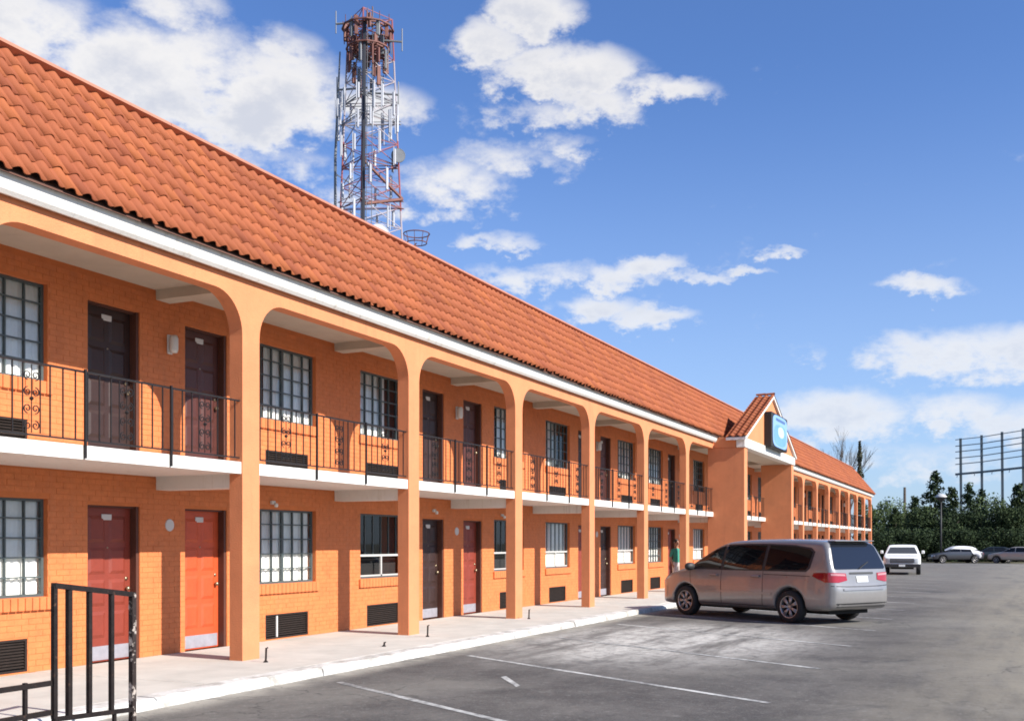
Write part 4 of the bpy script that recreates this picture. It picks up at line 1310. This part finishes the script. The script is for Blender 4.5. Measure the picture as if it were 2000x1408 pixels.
# ------------------------------------------------------------------ person by the doors
def make_person():
    M_skin = mat('skin', (.30, .16, .10), .6); M_shirt = mat('teal_green_shirt', (.035, .23, .165), .85, .12, 12); M_pants = mat('pale_trousers', (.50, .48, .46), .9, .1, 9); M_shoe = mat('dark_shoes', (.03, .028, .028), .6); M_hair = mat('dark_hair', (.02, .015, .012), .7)
    t = thing('person', 'person in a teal green shirt and pale trousers standing by a doorway', 'person')
    J = {'pel': (0, 0, .93, .135, .10), 'wst': (0, .01, 1.08, .13, .095), 'chs': (0, .0, 1.27, .155, .105), 'nkb': (0, 0, 1.43, .07, .065), 'nk': (0, .01, 1.49, .05, .05), 'hd0': (0, .02, 1.56, .068, .08), 'hd': (0, .015, 1.64, .082, .095), 'hd2': (0, .005, 1.71, .06, .07),
         'shl': (.17, 0, 1.40, .062, .062), 'ell': (.24, -.03, 1.13, .043, .043), 'wrl': (.25, .08, .92, .030, .026), 'pml': (.25, .11, .86, .034, .018),
         'shr': (-.17, 0, 1.40, .062, .062), 'elr': (-.25, -.02, 1.13, .043, .043), 'wrr': (-.22, .14, .96, .030, .026), 'pmr': (-.20, .18, .91, .034, .018),
         'hpl': (.09, 0, .88, .09, .09), 'knl': (.11, .03, .50, .062, .064), 'anl': (.12, -.02, .10, .045, .05), 'fbl': (.12, -.04, .05, .045, .045), 'ftl': (.14, .17, .035, .042, .03),
         'hpr': (-.09, 0, .88, .09, .09), 'knr': (-.10, .06, .50, .062, .064), 'anr': (-.11, .06, .10, .045, .05), 'fbr': (-.11, .04, .05, .045, .045), 'ftr': (-.13, .25, .035, .042, .03)}
    E = [('pel', 'wst'), ('wst', 'chs'), ('chs', 'nkb'), ('nkb', 'nk'), ('nk', 'hd0'), ('hd0', 'hd'), ('hd', 'hd2')]
    for s in 'lr': E += [('chs', 'sh' + s), ('sh' + s, 'el' + s), ('el' + s, 'wr' + s), ('wr' + s, 'pm' + s), ('pel', 'hp' + s), ('hp' + s, 'kn' + s), ('kn' + s, 'an' + s), ('an' + s, 'fb' + s), ('fb' + s, 'ft' + s)]
    for s in 'lr':                                 # fingers
        b = Vector(J['pm' + s][:3]); sg = 1 if s == 'l' else -1
        for i, (dx, ln) in enumerate(((-.027, .062), (-.009, .075), (.009, .078), (.027, .068))):
            J[f'f{i}{s}'] = (b.x + dx * .5, b.y + .02 + dx, b.z - ln * .6, .0085, .0085); J[f'g{i}{s}'] = (b.x + dx * .5 - sg * .012, b.y + .035 + dx, b.z - ln, .0075, .0075)
            E += [('pm' + s, f'f{i}{s}'), (f'f{i}{s}', f'g{i}{s}')]
        J['t0' + s] = (b.x - sg * .02, b.y + .05, b.z + .01, .010, .010); J['t1' + s] = (b.x - sg * .03, b.y + .07, b.z - .025, .009, .009)
        E += [('pm' + s, 't0' + s), ('t0' + s, 't1' + s)]
    names = list(J); ix = {k: i for i, k in enumerate(names)}
    me = bpy.data.meshes.new('body'); me.from_pydata([J[k][:3] for k in names], [(ix[a], ix[b]) for a, b in E], [])
    o = bpy.data.objects.new('body_cage', me); COL.objects.link(o)
    md = o.modifiers.new('skin', 'SKIN')
    if not me.skin_vertices:
        me.attributes  # layer appears with the modifier
        bm = bmesh.new(); bm.from_mesh(me); bm.verts.layers.skin.verify(); bm.to_mesh(me); bm.free()
    for i, k in enumerate(names):
        me.skin_vertices[0].data[i].radius = J[k][3:5]
        me.skin_vertices[0].data[i].use_root = (k == 'pel')
    o.modifiers.new('sub', 'SUBSURF').levels = 2
    bpy.context.view_layer.update()
    dg = bpy.context.evaluated_depsgraph_get()
    m2 = bpy.data.meshes.new_from_object(o.evaluated_get(dg)); m2.name = 'body'
    bpy.data.objects.remove(o)
    m2.materials.clear()
    for q in (M_skin, M_shirt, M_pants, M_shoe): m2.materials.append(q)
    for p in m2.polygons:
        c = p.center; z = c.z; ax = abs(c.x); p.use_smooth = True
        if z < .085: p.material_index = 3
        elif z < .98 and ax < .19: p.material_index = 2
        elif z < 1.445 and (ax < .19 or z > 1.16): p.material_index = 1
        else: p.material_index = 0
    b = obj('body', m2, t)
    hr = MB(); n = 14
    hr.lathe([(.0, .105), (.045, .098), (.078, .06), (.094, .01), (.090, -.035), (.075, -.06)], (0, -.012, 1.655), n)
    hr.build('hair', M_hair, t, True)
    for s in (-1, 1):
        MB().lathe([(0, -.012), (.012, 0), (0, .012)], (s * .031, .098, 1.645), 8).build('eye', M_shoe, t, True)
        MB().lathe([(0, -.03), (.014, -.015), (.018, .01), (0, .03)], (s * .088, .015, 1.635), 8).build('ear', M_skin, t, True)
    MB().lathe([(.016, -.02), (.012, 0), (.004, .025)], (0, .108, 1.615), 8).build('nose', M_skin, t, True)
    MB().box(-.022, .022, .098, .105, 1.575, 1.582).build('mouth', M_doorD, t)
    return t
man = make_person()
man.location = (34.75, 9.95, ZW); man.rotation_euler = (0, 0, R(150))
# ------------------------------------------------------------------ lattice tower behind the roof
def tower_mat():
    m = mat('banded_tower_paint', (.5, .1, .07), .6, .1, .8)
    nt = m.node_tree; N = nt.nodes; L = nt.links; p = N['Principled BSDF']
    g = N.new('ShaderNodeNewGeometry'); sx = N.new('ShaderNodeSeparateXYZ'); L.new(g.outputs['Position'], sx.inputs[0])
    mr = N.new('ShaderNodeMapRange'); L.new(sx.outputs['Z'], mr.inputs[0]); mr.inputs[1].default_value = 20; mr.inputs[2].default_value = 50
    cr = N.new('ShaderNodeValToRGB'); cr.color_ramp.interpolation = 'CONSTANT'; L.new(mr.outputs[0], cr.inputs[0])
    e = cr.color_ramp.elements; wht = (.36, .31, .33, 1); red = (.27, .075, .075, 1)
    e[0].position = 0; e[0].color = wht; e[1].position = .33; e[1].color = red
    a = e.new(.53); a.color = wht; b = e.new(.755); b.color = red
    L.new(cr.outputs[0], p.inputs['Base Color'])
    return m
M_tower = tower_mat(); M_cable = mat('black_cable', (.02, .022, .03), .6); M_ant = mat('white_antenna', (.42, .43, .46), .5); M_galv = mat('dull_galvanised', (.16, .17, .18), .6, .15, 3)
M_rusty = mat('red_brown_platform', (.16, .06, .045), .7, .25, 1.5)
TZ = 90
tx, ty = at_px(718, TZ)
tower = thing('lattice_tower', 'red and white lattice radio tower crowded with antennas behind the roof', 'radio tower', (tx, ty, 0), 0)
rt_ = Vector((ST, -CT, 0)); fd_ = Vector((CT, ST, 0))
HT = 46.3
def corner(i, z):
    w = 3.75 - 1.95 * z / HT               # half of the face width
    c = [rt_ * -w + fd_ * 1.2, rt_ * (-.12 * w) - fd_ * 1.6 * w / 2.6, rt_ * (w * 1.08) + fd_ * 1.0][i]
    return Vector((c.x, c.y, z))
for i in range(3):
    MB().tube([corner(i, 0), corner(i, HT)], [.12 if i == 1 else .09, .07], 6).build('tower_leg', M_tower, tower)
npan = 26
for k in range(npan):
    z0, z1 = HT * k / npan, HT * (k + 1) / npan
    for a, b in ((0, 1), (1, 2), (2, 0)):
        MB().tube([corner(a, z0), corner(b, z1)], .036, 4).build('brace', M_tower, tower)
        MB().tube([corner(b, z0), corner(a, z1)], .036, 4).build('brace', M_tower, tower)
        MB().tube([corner(a, z1), corner(b, z1)], .030, 4).build('strut', M_tower, tower)
# cable run and ladder beside the near leg
p0, p1 = corner(1, 0) + rt_ * .16, corner(1, HT - 1) + rt_ * .12
MB().tube([p0, p1], .16, 6).build('cable_run', M_cable, tower)
lm_ = MB()
for s in (-.22, .22): lm_.tube([corner(1, 0) + rt_ * (.65 + s), corner(1, HT) + rt_ * (.6 + s)], .03, 4)
for k in range(60):
    q = corner(1, HT * k / 60) + rt_ * .63; lm_.tube([q - rt_ * .22, q + rt_ * .22], .02, 4)
lm_.build('ladder', M_galv, tower)
def ring(z, w, m_, name, h=.25):
    t = MB(); c = [corner(i, z) * 1 for i in range(3)]; ce = sum(c, Vector()) / 3
    pts = [ce + (p - ce) * w for p in c]; pts = [pts[0], pts[1], pts[2], pts[0]]
    for i in range(3): t.tube([pts[i], pts[i + 1]], .05, 4); t.tube([pts[i] + Vector((0, 0, h)), pts[i + 1] + Vector((0, 0, h))], .03, 4)
    return t.build(name, m_, tower)
def deck(z, r, name='platform'):
    ce = sum((corner(i, z) for i in range(3)), Vector()) / 3
    t = MB()
    for q in (.55, .8, 1.0): t.lathe([(r * q - .07, -.06), (r * q + .07, -.06), (r * q + .07, .05), (r * q - .07, .05), (r * q - .07, -.06)], ce, 12)
    for i in range(12):
        a = 2 * math.pi * i / 12; u = Vector((math.cos(a), math.sin(a), 0)); q = ce + u * r * .97
        t.tube([q, q + Vector((0, 0, rt2.uniform(.2, 1.1)))], .03, 4); t.tube([ce + u * r * .3, q], .05, 4)
    return t.build(name, M_rusty, tower)
rt2 = random.Random(11)
deck(45.1, 2.15); deck(43.4, 1.8); ring(39.0, 1.1, M_galv, 'antenna_frame'); ring(37.4, 1.15, M_galv, 'antenna_frame'); ring(33.6, 1.0, M_rusty, 'mount_frame'); ring(30.2, 1.1, M_rusty, 'mount_frame', .6)
def panel_ant(p, h, m_=None, w=.10):
    t = MB().bbox(-w, w, -.08, .08, -h / 2, h / 2, .03); t.tube([(0, .2, -h * .6), (0, .2, h * .6)], .04, 5)
    t.build('panel_antenna', m_ or M_ant, tower, loc=p).rotation_euler = (0, 0, rt2.uniform(0, 6.3))
for z, n_, rr in ((38.6, 12, 2.5), (36.8, 10, 2.5), (34.6, 8, 2.3), (32.0, 7, 2.2), (29.0, 6, 2.2)):
    for i in range(n_):
        a = 2 * math.pi * (i + rt2.random() * .5) / n_; ce = sum((corner(j, z) for j in range(3)), Vector()) / 3
        panel_ant(ce + Vector((math.cos(a) * rr, math.sin(a) * rr, rt2.uniform(-.5, .5))), rt2.uniform(1.3, 2.0))
for z, n_, rr in ((44.7, 14, 1.9), (43.6, 12, 1.3), (42.4, 12, 1.6), (41.0, 7, 1.2)):
    for i in range(n_):
        a = 2 * math.pi * (i + rt2.random() * .6) / n_; ce = sum((corner(j, z) for j in range(3)), Vector()) / 3
        panel_ant(ce + Vector((math.cos(a) * rr, math.sin(a) * rr, rt2.uniform(-.4, .4))), rt2.uniform(1.0, 1.7), M_rusty if i % 3 else M_galv, .16)
# outrigger booms
for (z, dx, ln, m_) in ((45.8, -1, 2.7, M_galv), (44.3, 1, 2.9, M_galv), (40.2, -1, 2.6, M_galv), (39.8, 1, 2.6, M_galv), (46.2, .3, 1.3, M_rusty)):
    ce = sum((corner(j, z) for j in range(3)), Vector()) / 3
    MB().tube([ce, ce + rt_ * dx * ln + Vector((0, 0, -.2))], .09, 5).build('boom', m_, tower)
    MB().tube([ce + rt_ * dx * ln + Vector((0, 0, -1.0)), ce + rt_ * dx * ln + Vector((0, 0, .9))], .05, 5).build('whip_antenna', m_, tower)
# triangular bracket and dishes
z = 31.5
MB().tube([corner(1, 33.6), corner(2, 31.0) + rt_ * .2], .13, 5).build('stay', M_rusty, tower)
MB().tube([corner(1, 29.8), corner(2, 31.0) + rt_ * .2], .15, 5).build('stay', M_rusty, tower)
def dish(p, r, m_, aim):
    t = MB(); t.lathe([(0, .0), (r * .5, .06 * r), (r * .9, .3 * r), (r, .42 * r), (r * 1.0, .62 * r), (r * .97, .62 * r)], n=20); t.lathe([(.0, .55 * r), (r * .97, .6 * r)], n=20); t.tube([(0, 0, -.5), (0, 0, 0)], .1, 6)
    o = t.build('dish_antenna', m_, tower, True, loc=p); o.rotation_euler = Vector(aim).to_track_quat('Z', 'Y').to_euler()
dish(corner(1, 26.8) + rt_ * 1.4 - fd_ * .8, .95, M_ant, -fd_ + rt_ * .5)
dish(corner(1, 24.3) + rt_ * 1.5 - fd_ * .8, .8, M_galv, -fd_ + rt_ * .9)
dish(corner(2, 34.5) - fd_ * .3, .6, M_galv, -fd_ + rt_ * .2)
dish(corner(0, 28.5) - fd_ * .3, .55, M_ant, -fd_ - rt_ * .8)
# separate slim mast to the left and drum platform to the right
mx_, my_ = at_px(655, 92)
mast = thing('slim_mast', 'slim dark grey mast standing left of the lattice tower', 'mast', (mx_, my_, 0))
MB().tube([(0, 0, 0), (0, 0, 35), (rt_.x * .4, rt_.y * .4, 44)], [.16, .12, .06], 6).build('pole', M_galv, mast)
for z in (30.5, 33.5): MB().tube([Vector((0, 0, z)), Vector((0, 0, z - 1.4)) + rt_ * 2.2], .06, 4).build('stay', M_galv, mast)
rx_, ry_ = at_px(798, 94)
rd = thing('short_mast', 'short pale mast with round basket top right of the lattice tower', 'mast', (rx_, ry_, 0))
MB().tube([(0, 0, 0), (0, 0, 28)], .06, 6).build('pole', M_ant, rd)
t = MB(); c_ = Vector((rt_.x * .7, rt_.y * .7, 0))
for z_, r_ in ((28.1, .95), (28.9, 1.2)): t.lathe([(r_ - .05, z_ - .05), (r_, z_), (r_ - .05, z_ + .05), (r_ - .1, z_), (r_ - .05, z_ - .05)], c_, 18)
for i in range(9):
    a = 2 * math.pi * i / 9; t.tube([(c_.x + .9 * math.cos(a), c_.y + .9 * math.sin(a), 28.1), (c_.x + 1.15 * math.cos(a), c_.y + 1.15 * math.sin(a), 28.9)], .025, 4)
t.tube([(0, 0, 27.4), (c_.x, c_.y, 28.1)], .06, 5)
t.build('basket', M_rusty, rd)

# ------------------------------------------------------------------ trees
def leaf_mesh(name, pts, sizes, rng, m_, droop=0.0):
    n = len(pts); P = np.array(pts)
    a = rng.normal(size=(n, 3)); a /= np.linalg.norm(a, axis=1)[:, None]
    b = rng.normal(size=(n, 3)); b -= (b * a).sum(1)[:, None] * a; b /= np.linalg.norm(b, axis=1)[:, None]
    s = np.array(sizes)[:, None]
    V = np.stack([P - a * s, P - b * s * .45, P + a * s, P + b * s * .45], 1).reshape(-1, 3)
    F = np.arange(4 * n).reshape(n, 4)
    me = mesh(name, V, F, m_)
    tn = np.repeat(np.clip(rng.normal(.5, .22, n), 0, 1), 1)
    at = me.attributes.new('tone', 'FLOAT', 'FACE'); at.data.foreach_set('value', tn.tolist())
    return me


def leafmat(name, c0, c1):
    m = mat(name, c0, .75)
    nt = m.node_tree; N = nt.nodes; L = nt.links; p = N['Principled BSDF']
    at = N.new('ShaderNodeAttribute'); at.attribute_name = 'tone'
    mx = N.new('ShaderNodeMix'); mx.data_type = 'RGBA'; L.new(at.outputs['Fac'], mx.inputs[0])
    mx.inputs[6].default_value = c0 + (1,); mx.inputs[7].default_value = c1 + (1,)
    L.new(mx.outputs[2], p.inputs['Base Color']); p.inputs['Specular IOR Level'].default_value = .2
    return m
M_ever = leafmat('dark_evergreen_leaf', (.007, .016, .007), (.042, .066, .022))
M_pine = leafmat('pine_needles', (.014, .028, .011), (.060, .085, .028))
M_light = leafmat('pale_green_leaf', (.045, .075, .025), (.115, .15, .055))
M_bark = mat('grey_brown_bark', (.07, .055, .043), .95, .25, 6, .5, 20)


def conifer(h, r, seed, m_):
    g = np.random.default_rng(seed); pts = []; sz = []
    nb = 95
    for i in range(nb):
        t = (i + g.random()) / nb; z = h * (.06 + .94 * t)
        L_ = r * (1 - t) ** .75 * (.65 + .5 * g.random()) + .15
        a = g.random() * 6.283; k = int(16 + 44 * L_ / r)
        for j in range(k):
            q = g.random() ** .6
            pts.append((math.cos(a) * L_ * q + g.normal(0, .13), math.sin(a) * L_ * q + g.normal(0, .13), z - .25 * q * L_ + g.normal(0, .12))); sz.append(g.uniform(.10, .22))
    return leaf_mesh('crown', pts, sz, g, m_)


def broad(h, r, seed, m_, n=6500, size=(.08, .19)):
    g = np.random.default_rng(seed); pts = []; sz = []
    lobes = [(g.normal(0, r * .42), g.normal(0, r * .42), h * g.uniform(.22, .86), r * g.uniform(.32, .6)) for _ in range(22)]
    for i in range(n):
        lx, ly, lz, lr = lobes[g.integers(len(lobes))]
        d = g.normal(size=3); d /= np.linalg.norm(d); q = lr * (g.random() ** .35)
        pts.append((lx + d[0] * q, ly + d[1] * q, max(.15, lz + d[2] * q * .9))); sz.append(g.uniform(*size))
    return leaf_mesh('crown', pts, sz, g, m_)


def trunk_mesh(h, r, seed, limbs=5):
    r_ = random.Random(seed); t = MB()
    t.tube([(0, 0, -.1), (r_.uniform(-.1, .1), 0, h * .35), (r_.uniform(-.2, .2), r_.uniform(-.2, .2), h * .85)], [r, r * .7, r * .18], 7)
    for i in range(limbs):
        z = h * (.3 + .45 * i / limbs); a = r_.uniform(0, 6.28); L_ = h * .22
        t.tube([(0, 0, z), (math.cos(a) * L_ * .6, math.sin(a) * L_ * .6, z + L_ * .45), (math.cos(a) * L_, math.sin(a) * L_, z + L_ * .9)], [r * .4, r * .25, r * .1], 5)
    return t.mesh('trunk', M_bark, True)
crowns = {'ever0': conifer(8.2, 2.5, 1, M_ever), 'ever1': conifer(7.2, 2.2, 2, M_pine), 'ever2': broad(7.0, 2.9, 3, M_ever), 'ever3': broad(6.4, 2.7, 4, M_pine), 'light': broad(7.2, 2.7, 5, M_light), 'hedge': broad(4.2, 2.7, 6, M_ever)}
trunks = {k: trunk_mesh(6.0, .17, i) for i, k in enumerate(crowns)}
TREES = []
def tree(kind, px, Z, h, lb_, cat='tree', name='evergreen_tree', rz=0, grp='trees along the far edge of the lot'):
    base = {'ever0': 8.2, 'ever1': 7.2, 'ever2': 7.0, 'ever3': 6.4, 'light': 7.2, 'hedge': 4.2}[kind]
    x, y = at_px(px, Z); s = h / base
    t = thing(name, lb_, cat, (x, y, -.02), rz, grp); t.scale = (s, s, s)
    obj('trunk', trunks[kind], t); obj('crown', crowns[kind], t)
tr = random.Random(5)
row = [('light', 1728, 118, 7.2, 'pale green broad tree just beyond the far end of the motel'), ('ever1', 1748, 104, 5.2, 'low dark evergreen right behind the white pickup'), ('light', 1765, 124, 5.8, 'pale green tree behind the low dark evergreen'), ('ever1', 1786, 108, 6.4, 'mid green conifer left of the tall pointed conifer'),
       ('ever0', 1826, 110, 9.0, 'tall pointed conifer behind the round lamp head'), ('ever3', 1812, 101, 5.3, 'dark evergreen below the round lamp head'), ('ever1', 1858, 108, 7.3, 'narrow conifer left of the bare sign frame'), ('ever2', 1852, 100, 5.2, 'dense dark evergreen behind the tarpaulin car'),
       ('ever0', 1893, 106, 7.6, 'dark conifer under the first post of the bare sign frame'), ('ever0', 1916, 110, 7.2, 'pointed conifer under the second post of the bare sign frame'), ('ever2', 1908, 101, 5.2, 'dense evergreen behind the black car'), ('light', 1948, 108, 7.0, 'broad tree under the third post of the bare sign frame'),
       ('ever1', 1990, 107, 7.6, 'conifer at the right edge of the picture'), ('ever3', 1962, 100, 5.3, 'dense evergreen behind the pale beige car'), ('ever3', 2040, 103, 7.2, 'broad tree beyond the pale beige car, cut by the right edge')]
for i, (k, px, Z, h, lb_) in enumerate(row): tree(k, px, Z, h, lb_, rz=tr.uniform(0, 6.28), name='evergreen_tree' if k not in ('light', 'ever2', 'ever3') else 'broadleaf_tree')
for i, px in enumerate((2110, 2180, 2260, 2350)): tree(('ever0', 'ever2')[i % 2], px, 100, 7, ['dark evergreen outside the right edge, nearest the frame', 'bushy evergreen second outside the right edge', 'dark conifer third outside the right edge', 'bushy evergreen farthest outside the right edge'][i], rz=i)
for i, px in enumerate((1730, 1775, 1830, 1882, 1935, 1985, 2035)):
    x, y = at_px(px, 98); sh = thing('hedge_shrub', ['dark shrub behind the white pickup', 'dark shrub between the pickup and the tarpaulin car', 'dark shrub left of the tarpaulin car', 'dark shrub right of the tarpaulin car', 'dark shrub behind the black car', 'dark shrub behind the pale beige car', 'dark shrub at the right edge of the picture'][i], 'shrub', (x, y, -.02), i * 1.3, 'shrubs along the far edge of the lot')
    sh.scale = (.75, .75, .72); obj('foliage', crowns['hedge'], sh); obj('stem', trunks['hedge'], sh, (0, 0, 0)).scale = (.6, .6, .4)
# trees that rise behind the roof
def bare_tree(px, Z, h, lb_, seed):
    x, y = at_px(px, Z); t = thing('bare_tree', lb_, 'tree', (x, y, 0)); r_ = random.Random(seed)
    tm = MB(); tw = MB()
    def grow(p, d, L_, r, dep):
        q = p + d * L_; (tm if dep < 2 else tw).tube([p, q], [r, r * .7], 5 if dep < 2 else 3, False)
        if dep >= 5: return
        for _ in range(3 if dep else 4):
            nd = (d + Vector((r_.uniform(-.42, .42), r_.uniform(-.42, .42), r_.uniform(.0, .5)))).normalized()
            grow(q if r_.random() < .7 else p.lerp(q, .6), nd, L_ * r_.uniform(.62, .82), r * .62, dep + 1)
    grow(Vector((0, 0, 0)), Vector((0, 0, 1)), h * .36, .13, 0)
    tm.build('trunk', M_bark, t, True); tw.build('twigs', M_bark, t, kind='stuff')
bare_tree(1636, 125, 12.4, 'leafless tree with fine twigs rising behind the far roof', 3)
bare_tree(1655, 130, 11.8, 'leafless tree between the twiggy tree and the cypress', 8)
x, y = at_px(1679, 122); cy = thing('cypress_tree', 'narrow dark cypress standing up behind the far roof end', 'tree', (x, y, 0))
g = np.random.default_rng(9); P_ = []; Z_ = []
for i in range(1500):
    tt = g.random(); zz = 2.0 + 11.3 * tt; rr = (.72 * (1 - tt) ** .7 + .10) * (.7 + .3 * math.sin(tt * 31)) * g.random() ** .6; a = g.random() * 6.283
    P_.append((rr * math.cos(a), rr * math.sin(a), zz)); Z_.append(g.uniform(.12, .28))
obj('crown', leaf_mesh('crown', P_, Z_, g, leafmat('brown_green_leaf', (.045, .05, .032), (.12, .115, .075))), cy); obj('trunk', trunks['ever0'], cy)

# ------------------------------------------------------------------ bare billboard frame, lamp, poles
BZ = 150
bx, by = at_px(1940, BZ); bb = thing('billboard_frame', 'bare steel billboard frame of posts and rails above the trees', 'billboard', (bx, by, 0))
M_steel = mat('hazed_grey_steel', (.11, .135, .15), .6, .15, 1)  # steel colour lightened, distance haze painted into it
def bq(px, z, dz=0): q = at_px(px, BZ + dz); return (q[0] - bx, q[1] - by, z)
for i, px in enumerate((1876, 1917, 1957, 1998, 2040)):
    MB().tube([bq(px + 2, 0, -i * 2), bq(px, 16.4 + i * .25, -i * 2)], .24, 4).build('post', M_steel, bb)
for j, (z, r_) in enumerate(((16.2, .07), (15.3, .08), (14.5, .08), (13.6, .08), (12.75, .08), (11.35, .2))):
    MB().tube([bq(1866, z, 0), bq(1917, z + .2, -2), bq(2050, z + (.95 if j < 5 else .7), -9)], r_, 4).build('rail', M_steel, bb)
for k in range(6):
    px = 1870 + k * 34; MB().tube([bq(px, 11.3 + k * .13, -k * 1.6), bq(px - 1, 10.9 + k * .13, -k * 1.6 - 1)], .06, 4).build('catwalk_bracket', M_steel, bb)
lx, ly = at_px(1838, 93); lp = thing('lot_lamp', 'dark lamp post with a pale round head in front of the conifers', 'lamp post', (lx, ly, 0))
MB().tube([(0, 0, 0), (0, 0, 5.3)], [.09, .06], 8).build('pole', M_plastic, lp, True)
MB().lathe([(.06, 5.3), (.28, 5.45), (.42, 5.62), (.45, 5.70), (.38, 5.72)], n=18).build('lamp_bowl', M_plastic, lp, True)
MB().lathe([(.50, 5.71), (.47, 5.79), (.32, 5.93), (.15, 6.0), (0, 6.02)], n=18).build('lamp_cap', M_winwhite, lp, True)
ux, uy = at_px(1767, 128); up_ = thing('utility_pole', 'thin dark utility pole between the pale trees', 'pole', (ux, uy, 0))
MB().tube([(0, 0, 0), (0, 0, 8.4)], [.22, .15], 8).build('pole', M_bark, up_, True)
MB().box(-.9, .9, -.06, .06, 7.6, 7.75).build('crossarm', M_bark, up_)
S.cycles.filter_width = 1.8
S.cycles.max_bounces = 6; S.cycles.diffuse_bounces = 3; S.cycles.glossy_bounces = 3; S.cycles.transmission_bounces = 3; S.cycles.transparent_max_bounces = 8
